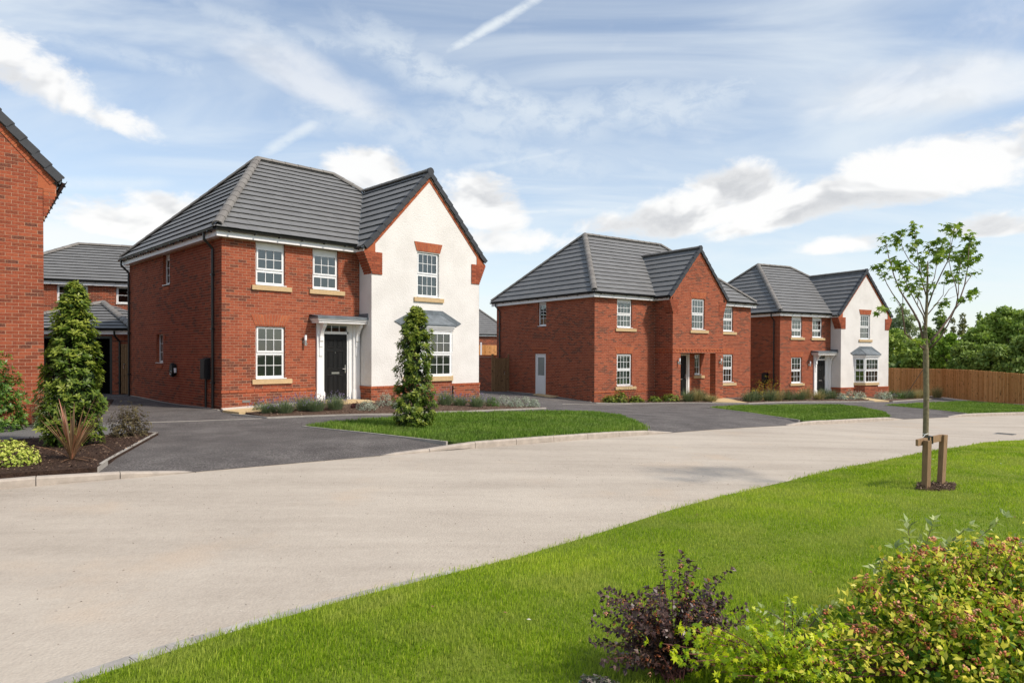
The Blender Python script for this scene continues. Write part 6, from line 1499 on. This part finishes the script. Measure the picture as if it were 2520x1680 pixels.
M['tree_e'] = leafmat('yellow_green', (.09,.16,.018), (.18,.30,.03), (.30,.42,.06), .35, .55)
def TP(px, top, Y, sc=1):
    X = (px-1260)/1660.3*Y; g = float(H(X, Y)); return (X, Y, g), (874-top)/1660.3*Y-g
for i, (px, top, Y, wpx, kind, mt, n, lf, lb) in enumerate([
    (2222,757,66,62,'w','tree_c',5200,.28,'tall pale feathery tree rising behind the farthest white gable'),
    (2196,812,56,80,'b','tree_a',5200,.26,'rounded mid-green tree directly behind the farthest house corner'),
    (2262,835,53,70,'b','tree_a',4200,.25,'green bushy tree just left of the young tree trunk'),
    (2312,762,64,30,'w','tree_b',1900,.26,'thin dark tree top seen through the young tree branches'),
    (2290,800,60,60,'b','tree_b',3600,.26,'dark rounded tree behind the young tree trunk'),
    (2344,786,63,34,'c','tree_d',2600,.24,'olive conifer left of its taller neighbour'),
    (2368,772,62,46,'c','tree_d',3600,.24,'pointed olive-brown conifer, tallest of the conifers'),
    (2330,822,52,62,'b','tree_e',4600,.24,'yellow-green bushy tree right of the young tree trunk'),
    (2409,768,60,36,'c','tree_b',2600,.24,'narrow dark conifer tip beside the big green trees'),
    (2405,800,55,88,'b','tree_a',6200,.27,'broad green tree in the middle of the tree row'),
    (2452,782,57,90,'b','tree_a',6500,.27,'large green tree with rusty tips left of the tallest tree'),
    (2498,738,54,110,'b','tree_a',8500,.27,'tallest leafy tree at the right end of the row'),
    (2385,850,49,90,'b','tree_b',4800,.24,'dark tree low behind the fence middle'),
    (2455,850,47,100,'b','tree_b',5600,.24,'dark green tree low behind the fence right part'),
    (2530,826,46,100,'b','tree_b',5200,.24,'very dark tree at the right picture edge'),
    (2580,760,56,120,'b','tree_a',4200,.27,'green tree crown just cut by the right picture edge')]):
    loc, h = TP(px, top, Y); rx = wpx/2/1660.3*Y
    if kind == 'w': leafy_tree(loc, h, rx, rx, n, lf*.8, mt, lb, cz=.60, lobes=60, seed=50+i)
    elif kind == 'c': leafy_tree(loc, h, rx*1.2, rx, n, lf*.7, mt, lb, lobes=34, conifer=True, seed=50+i)
    else: leafy_tree(loc, h, rx*.92, rx, n, lf, mt, lb, cz=.60, lobes=44, seed=50+i)
rng = np.random.default_rng(99)
n = 26000; x = rng.uniform(24, 70, n); y = rng.uniform(52, 76, n); s = np.hypot((x-45)/26, (y-64)/14); k = s < 1.1; x, y = x[k], y[k]; n = len(x); z = H(x, y)+rng.uniform(0, 3.0, n)*(1+.2*np.sin(x*.6))
V, F = leaf_arrays(np.stack([x, y, z], 1), rand_dir(n), rand_dir(n), .4, .3); o = leaf_obj('undergrowth', [(V, F, rng.uniform(0, .8, n))], [M['tree_b']], kind='stuff'); tag(o, 'dark undergrowth filling the space behind the tree row', 'undergrowth')

# ------------------------------------------------------------------ near shrubs
def along(P0, P1, bend, n):
    t = np.linspace(0, 1, n)[:, None]; return P0*(1-t)+P1*t+bend*(4*t*(1-t))
def seed_heads(T, C, r, mt, name='seed_heads'):
    ico = np.array([(1,0,0),(-1,0,0),(0,1,0),(0,-1,0),(0,0,1),(0,0,-1)], float); fc = np.array([(0,2,4),(2,1,4),(1,3,4),(3,0,4),(2,0,5),(1,2,5),(3,1,5),(0,3,5)]); Vs = []; Fs = []; Ts = []; o = 0
    for c in C:
        t0 = rng.uniform(0, 1)
        for j in range(7):
            q = ico*r*.42*rng.uniform(.7, 1.1); R = rand_dir(3); V = q@R+c+rand_dir(1)[0]*r*.62; Vs.append(V); Fs.append(fc+o); Ts.append(np.full(8, np.clip(t0+rng.uniform(-.2, .2), 0, 1))); o += 6
    link(name, np_mesh(name, np.concatenate(Vs), np.concatenate(Fs), np.concatenate(Ts), [M[mt]]), T)['kind'] = 'stuff'
M['ninebark'] = leafmat('dark_purple_leaf', (.038,.022,.022), (.095,.055,.048), (.20,.125,.105), .12, .4, .4)
M['heads'] = leafmat('russet_seed_head', (.38,.11,.05), (.62,.21,.10), (.78,.42,.26), .1, .8)
M['lime'] = leafmat('lime_leaf', (.10,.22,.010), (.38,.50,.014), (.72,.74,.03), .4, .42, .35)
M['mottle'] = leafmat('mottled_leaf', (.06,.16,.010), (.33,.42,.02), (.80,.72,.11), .38, .45, .3)
M['sage'] = leafmat('pale_sage_leaf', (.22,.30,.11), (.38,.46,.18), (.58,.62,.30), .3, .6)
rng = np.random.default_rng(5)
def stems_shrub(name, label, base, tipsW, leafL, leafW, mt, headr, nheads, bark, per=20, wr=.0025, leafup=.5, star=False, tones=(0,1), cat='shrub', start=.22):
    T = empty(name, base); tag(T, label, cat); b0 = np.array(base); b = MB(); Ps = []; Ds = []; Tn = []; hp = []
    for tip in tipsW:
        e = np.array(tip)-b0; s = rng.normal(size=3)*np.array([.03,.03,0]); bend = np.array([-e[0]*.10, -e[1]*.10, .04]); Q = along(s, e, bend, per+1)
        b.tube([tuple(q) for q in Q[::max(1, per//6)]], [wr*2.0*(1-.7*i/(len(Q[::max(1, per//6)])-1)) for i in range(len(Q[::max(1, per//6)]))], 5)
        for i in range(int(per*start), per+1):
            d = unit(Q[min(i+1, per)]-Q[max(i-1, 0)]); 
            for k in range(3 if i < per else 5):
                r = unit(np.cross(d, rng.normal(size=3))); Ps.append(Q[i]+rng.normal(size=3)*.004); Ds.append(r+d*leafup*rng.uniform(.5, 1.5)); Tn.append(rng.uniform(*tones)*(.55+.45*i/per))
        for k in range(nheads):
            i = rng.integers(int(per*.35), int(per*.92)); hp.append(Q[i]+rng.normal(size=3)*.02)
    Ps = np.array(Ps); Ds = np.array(Ds); n = len(Ps); Nn = np.array([0,0,1.])+rand_dir(n)*.7
    if star: parts = [star_leaves(Ps, Ds, Nn, leafL*rng.uniform(.5, 1.15, n), np.array(Tn))]
    else:
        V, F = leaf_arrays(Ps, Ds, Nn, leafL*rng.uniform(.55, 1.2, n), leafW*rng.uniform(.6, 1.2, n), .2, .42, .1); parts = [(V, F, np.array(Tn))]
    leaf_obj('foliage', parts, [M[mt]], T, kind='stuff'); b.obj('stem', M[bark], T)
    if nheads: seed_heads(T, hp, headr, 'heads')
    return T
def G(px, py, Y): return tuple(W3(px, py, Y))
gb = lambda x, y: (x, y, float(Hlawn(x, y)))
tp_ = [G(1628,1362,3.35),G(1681,1366,3.4),G(1702,1384,3.3),G(1715,1400,3.45),G(1802,1402,3.3),G(1765,1425,3.4),G(1745,1440,3.25),G(1595,1448,3.4),G(1628,1440,3.5),G(1515,1456,3.3),G(1490,1478,3.2),G(1545,1470,3.4),G(1468,1510,3.35),G(1460,1535,3.2),G(1458,1580,3.3),G(1840,1498,3.4),G(1838,1525,3.3),G(1830,1530,3.2),G(1780,1470,3.5),G(1660,1430,3.2),G(1690,1420,3.5),G(1560,1500,3.2),G(1470,1590,3.1),G(1515,1640,3.05),G(1540,1650,3.15)]
for i in range(85): tp_.append(G(rng.uniform(1480,1815), rng.uniform(1455,1640), rng.uniform(3.0,3.6)))
stems_shrub('purple_shrub', 'dark purple-leaved shrub with russet seed heads on the near lawn edge', gb(.78,3.25), tp_, .027, .019, 'ninebark', .013, 3, 'redtwig', per=26, start=.25, wr=.0018)
tp_ = [G(1690+40*i+rng.uniform(-15,15), 1585-22*min(i,5)+rng.uniform(-10,40), 3.2+rng.uniform(-.2,.2)) for i in range(9)]+[G(1595,1582,3.0),G(1740,1548,3.1)]
for i in range(110): tp_.append(G(rng.uniform(1660,2080), rng.uniform(1535,1680), rng.uniform(2.7,3.35)))
stems_shrub('lime_shrub', 'bright lime-leaved shrub low between the purple shrub and the big mottled shrub', gb(1.28,3.1), tp_, .043, .03, 'lime', .011, 0, 'redtwig', per=13, star=True, start=.25, tones=(.1,1), leafup=.3)
def blob_shrub(name, label, base, blobs, n, leafL, leafW, mt, nheads, headr, starmix=0, shoots=()):
    T = empty(name, base); tag(T, label, 'shrub'); b0 = np.array(base); Bc = np.array([b[:3] for b in blobs])-b0; Br = np.array([b[3] for b in blobs]); k = rng.choice(len(blobs), n, p=Br**2/np.sum(Br**2)); d = rand_dir(n); d[:, 2] = np.where(rng.uniform(size=n) < .6, np.abs(d[:, 2]), d[:, 2]); d[:, 1] = np.where(rng.uniform(size=n) < .5, -np.abs(d[:, 1]), d[:, 1])
    r = rng.uniform(.66, 1.06, n)*(1+.14*np.sin(d[:, 0]*9+d[:, 2]*7)+.10*np.sin(d[:, 1]*17+d[:, 0]*11)); P = Bc[k]+d*(Br[k]*r)[:, None]
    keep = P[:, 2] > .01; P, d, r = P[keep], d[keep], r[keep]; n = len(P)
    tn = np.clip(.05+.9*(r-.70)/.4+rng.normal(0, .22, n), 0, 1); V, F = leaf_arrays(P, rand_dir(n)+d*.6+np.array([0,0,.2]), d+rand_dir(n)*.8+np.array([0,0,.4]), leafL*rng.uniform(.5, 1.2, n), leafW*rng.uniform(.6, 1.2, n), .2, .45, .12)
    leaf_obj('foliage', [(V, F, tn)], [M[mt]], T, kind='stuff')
    hs = rng.choice(np.nonzero(r > .86)[0], nheads, replace=False); seed_heads(T, P[hs]+d[hs]*.022, headr, 'heads')
    if starmix:
        ss = rng.choice(n, starmix, replace=False); sv = star_leaves(P[ss]+d[ss]*.01, rand_dir(starmix)+np.array([0,0,-.3]), d[ss]+rand_dir(starmix)*.4, .05*rng.uniform(.6, 1.2, starmix), rng.uniform(.2, .9, starmix)); leaf_obj('lobed_leaves', [sv], [M['lime']], T, kind='stuff')
    b = MB()
    for i in range(60):
        j = rng.integers(len(blobs)); e = Bc[j]+rand_dir(1)[0]*Br[j]*.8; e[2] = max(e[2], .1); m_ = e*.5+np.array([0,0,-.02]); b.tube([(0,0,-.03), tuple(m_), tuple(e)], [.007,.005,.002], 5)
    b.obj('stem', M['redtwig'], T); return T
bl = [(2420,1545,3.55,.40),(2265,1505,3.5,.29),(2140,1570,3.4,.21),(2540,1520,3.6,.40),(2060,1640,3.2,.17),(2300,1650,3.2,.30),(2470,1660,3.1,.32),(2190,1500,3.6,.17),(2350,1430,3.7,.17),(2230,1420,3.75,.12),(2460,1420,3.75,.17),(2620,1600,3.4,.4),(1990,1665,3.1,.13)]
BB = [(*G(px, py, Y), r) for px, py, Y, r in bl]
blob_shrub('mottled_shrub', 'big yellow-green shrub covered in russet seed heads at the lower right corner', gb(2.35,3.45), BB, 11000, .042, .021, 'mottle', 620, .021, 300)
rs = []
for i in range(85):
    j = rng.integers(len(BB)); dd_ = rand_dir(1)[0]; dd_[2] = abs(dd_[2])*1.1+.2; dd_[1] = -abs(dd_[1])*.6; rs.append(tuple(np.array(BB[j][:3])+dd_/np.linalg.norm(dd_)*BB[j][3]*rng.uniform(1.05, 1.32)))
stems_shrub('seedhead_shrub', 'loose russet-tipped sprays reaching out of the big mottled shrub', gb(2.35,3.40), rs, .040, .021, 'mottle', .017, 3, 'redtwig', per=14, start=.55, leafup=.6)
# pale shoots rising behind it
tp_ = [G(2236,1288,3.85),G(2302,1284,3.9),G(2392,1292,3.85),G(2478,1272,3.9),G(2207,1352,3.8),G(2345,1335,3.95),G(2425,1345,3.9),G(2505,1340,3.9),G(2270,1340,3.95),G(2160,1400,3.75),G(2325,1350,3.8),G(2450,1360,3.85),G(2515,1345,3.8),G(2180,1385,3.8),G(1945,1485,3.5),G(2018,1505,3.5),G(1870,1498,3.45),G(1980,1520,3.45),G(2060,1490,3.5)]
stems_shrub('sage_shoots', 'pale sage-green upright shoots standing above the big mottled shrub', gb(2.3,3.85), tp_[:14], .064, .027, 'sage', .01, 0, 'twig', per=15, start=.45, leafup=.8, cat='plant')
stems_shrub('sage_shoots', 'small grey-green shoots just behind the lime-leaved shrub', gb(1.5,3.5), tp_[14:], .040, .016, 'sage', .01, 0, 'twig', per=13, start=.35, leafup=.8, cat='plant')
M['sedum'] = leafmat('pink_grey_flower', (.10,.16,.09), (.18,.23,.14), (.30,.24,.22), .2, .7)
mound(gb(.40,3.10)[:2]+(gb(.40,3.1)[2],), .12, .10, .06, 420, .018, .010, 'sedum', 'low grey-pink flowering plant left of the purple shrub', name='flowering_plant', cat='plant')

# ------------------------------------------------------------------ grass blades
def grass(name, poly, hf, n, h, w, mt, label, dens, edge_fade=0.0, lean=.5, xr=None, yr=None, tonemod=None):
    xs = [p[0] for p in poly]; ys = [p[1] for p in poly]; x0, x1 = xr or (min(xs), max(xs)); y0, y1 = yr or (min(ys), max(ys))
    X = []; Y = []
    for _ in range(6):
        x = rng.uniform(x0, x1, n*2); y = rng.uniform(y0, y1, n*2); k = (np.abs(x) < .80*y+.3) & (rng.uniform(size=n*2) < dens(np.hypot(x, y))); x, y = x[k], y[k]; k = inside(x+rng.normal(0, .035, len(x)), y+rng.normal(0, .035, len(x))+.03*np.sin(x*9)*np.sin(x*3.7), poly); X.append(x[k]); Y.append(y[k])
        if sum(map(len, X)) > n: break
    x = np.concatenate(X)[:n]; y = np.concatenate(Y)[:n]; n = len(x); ds = np.hypot(x, y)
    z = hf(x, y); pn_ = np.sin(x*2.1+1.3*np.sin(y*1.7))*np.sin(y*2.6+np.sin(x*1.9)); p2 = np.sin(x*6.3+2*np.sin(y*4.1))*np.sin(y*7.1+1.5*np.sin(x*5.3))
    hh = h*(1+.22*pn_+.15*p2)*rng.uniform(.5, 1.25, n); th = rng.uniform(0, 6.28, n); ln = lean*rng.uniform(.1, 1.1, n); ww = w*np.maximum(1, ds/7)*rng.uniform(.7, 1.3, n)
    base = np.stack([x, y, z-.004], 1); dv = np.stack([np.cos(th), np.sin(th), 0*th], 1); up = np.array([0,0,1.]); sd = np.stack([-np.sin(th+.6), np.cos(th+.6), 0*th], 1)*ww[:, None]*.5
    m1 = base+dv*(hh*ln*.35)[:, None]+up*(hh*.6)[:, None]; tip = base+dv*(hh*ln)[:, None]+up*(hh*(1-.25*ln))[:, None]
    p3 = np.sin(x*.8+1.7*np.sin(y*.6+1))*np.sin(y*.9+1.2*np.sin(x*.7)); t = np.clip(.42+.16*pn_+.10*p2+.18*p3+rng.normal(0, .2, n), 0, 1); t[rng.uniform(size=n) < .04] = 1.0
    V = np.stack([base-sd, base+sd, m1+sd*.8, m1-sd*.8, tip], 1).reshape(-1, 3); I = np.arange(n)*5; F = np.concatenate([np.stack([I, I+1, I+2], 1), np.stack([I, I+2, I+3], 1), np.stack([I+3, I+2, I+4], 1)])
    o = leaf_obj(name, [(V, F, np.concatenate([t, t, t]))], [M[mt]], kind='stuff'); tag(o, label, 'grass'); return o
LAWN = [(x, y) for x, y in NEAR]+[(46,20),(46,-12),(-6,-12),(-6,-3)]
rng = np.random.default_rng(21)
grass('lawn_grass', LAWN, Hlawn, 320000, .036, .0036, 'lawn', 'short bright lawn grass filling the near right side below the road', lambda d: np.clip((3.6/np.maximum(d, 1))**1.35, 0, 1), lean=.75, xr=(-3, 17), yr=(2.2, 19))
for pl, nb_, lb in ((ISL1, 60000, 'thicker darker turf on the verge with the slim laurel'), (ISL2, 34000, 'turf verge in front of the middle house drive'), (ISL3, 34000, 'turf verge running toward the long fence')):
    grass('verge_grass', pl, lambda x, y: H(x, y)+.012, nb_, .085 if nb_ > 50000 else .07, .005, 'turf', lb, lambda d: np.ones_like(d), lean=.6)
# fallen leaves and petals on the lawn
n = 60; x = rng.uniform(-1, 8, n); y = rng.uniform(3.4, 11, n); k = inside(x, y, LAWN); x, y = x[k], y[k]; n = len(x)
V, F = leaf_arrays(np.stack([x, y, Hlawn(x, y)+.035], 1), rand_dir(n)*np.array([1,1,.2]), np.array([0,0,1.])+rand_dir(n)*.3, .03, .02); m, nn_, out = mat('fallen_leaf'); bsdf(nn_, out, nn_.ramp(tone(nn_), [(0,(.12,.06,.03)),(.7,(.25,.13,.06)),(.8,(.6,.57,.5)),(1,(.7,.68,.62))]), .8); M['fallen'] = m
o = leaf_obj('fallen_leaves', [(V, F, rng.uniform(0, 1, n))], [M['fallen']], kind='stuff'); tag(o, 'a few fallen leaves and petals lying on the near lawn', 'leaves')
# grit on the road
n = 5000; x = rng.uniform(-8, 14, n); y = rng.uniform(2.5, 20, n); RP = EDGE+NEAR[::-1]+[(-6,-4),(-16,-8)]; k = inside(x, y, RP); x, y = x[k], y[k]; n = len(x)
V, F = leaf_arrays(np.stack([x, y, Hroad(x, y)+.002], 1), rand_dir(n)*np.array([1,1,.2]), np.array([0,0,1.])+rand_dir(n)*.5, .014*rng.uniform(.4, 1.6, n), .010, .3); m, nn_, out = mat('road_grit'); bsdf(nn_, out, nn_.ramp(tone(nn_), [(0,(.10,.075,.06)),(.5,(.32,.26,.21)),(1,(.55,.50,.44))]), .95); M['grit'] = m
o = leaf_obj('road_grit', [(V, F, rng.uniform(0, 1, n))], [M['grit']], kind='stuff'); tag(o, 'loose grit and small stones lying on the dusty pale road', 'grit')
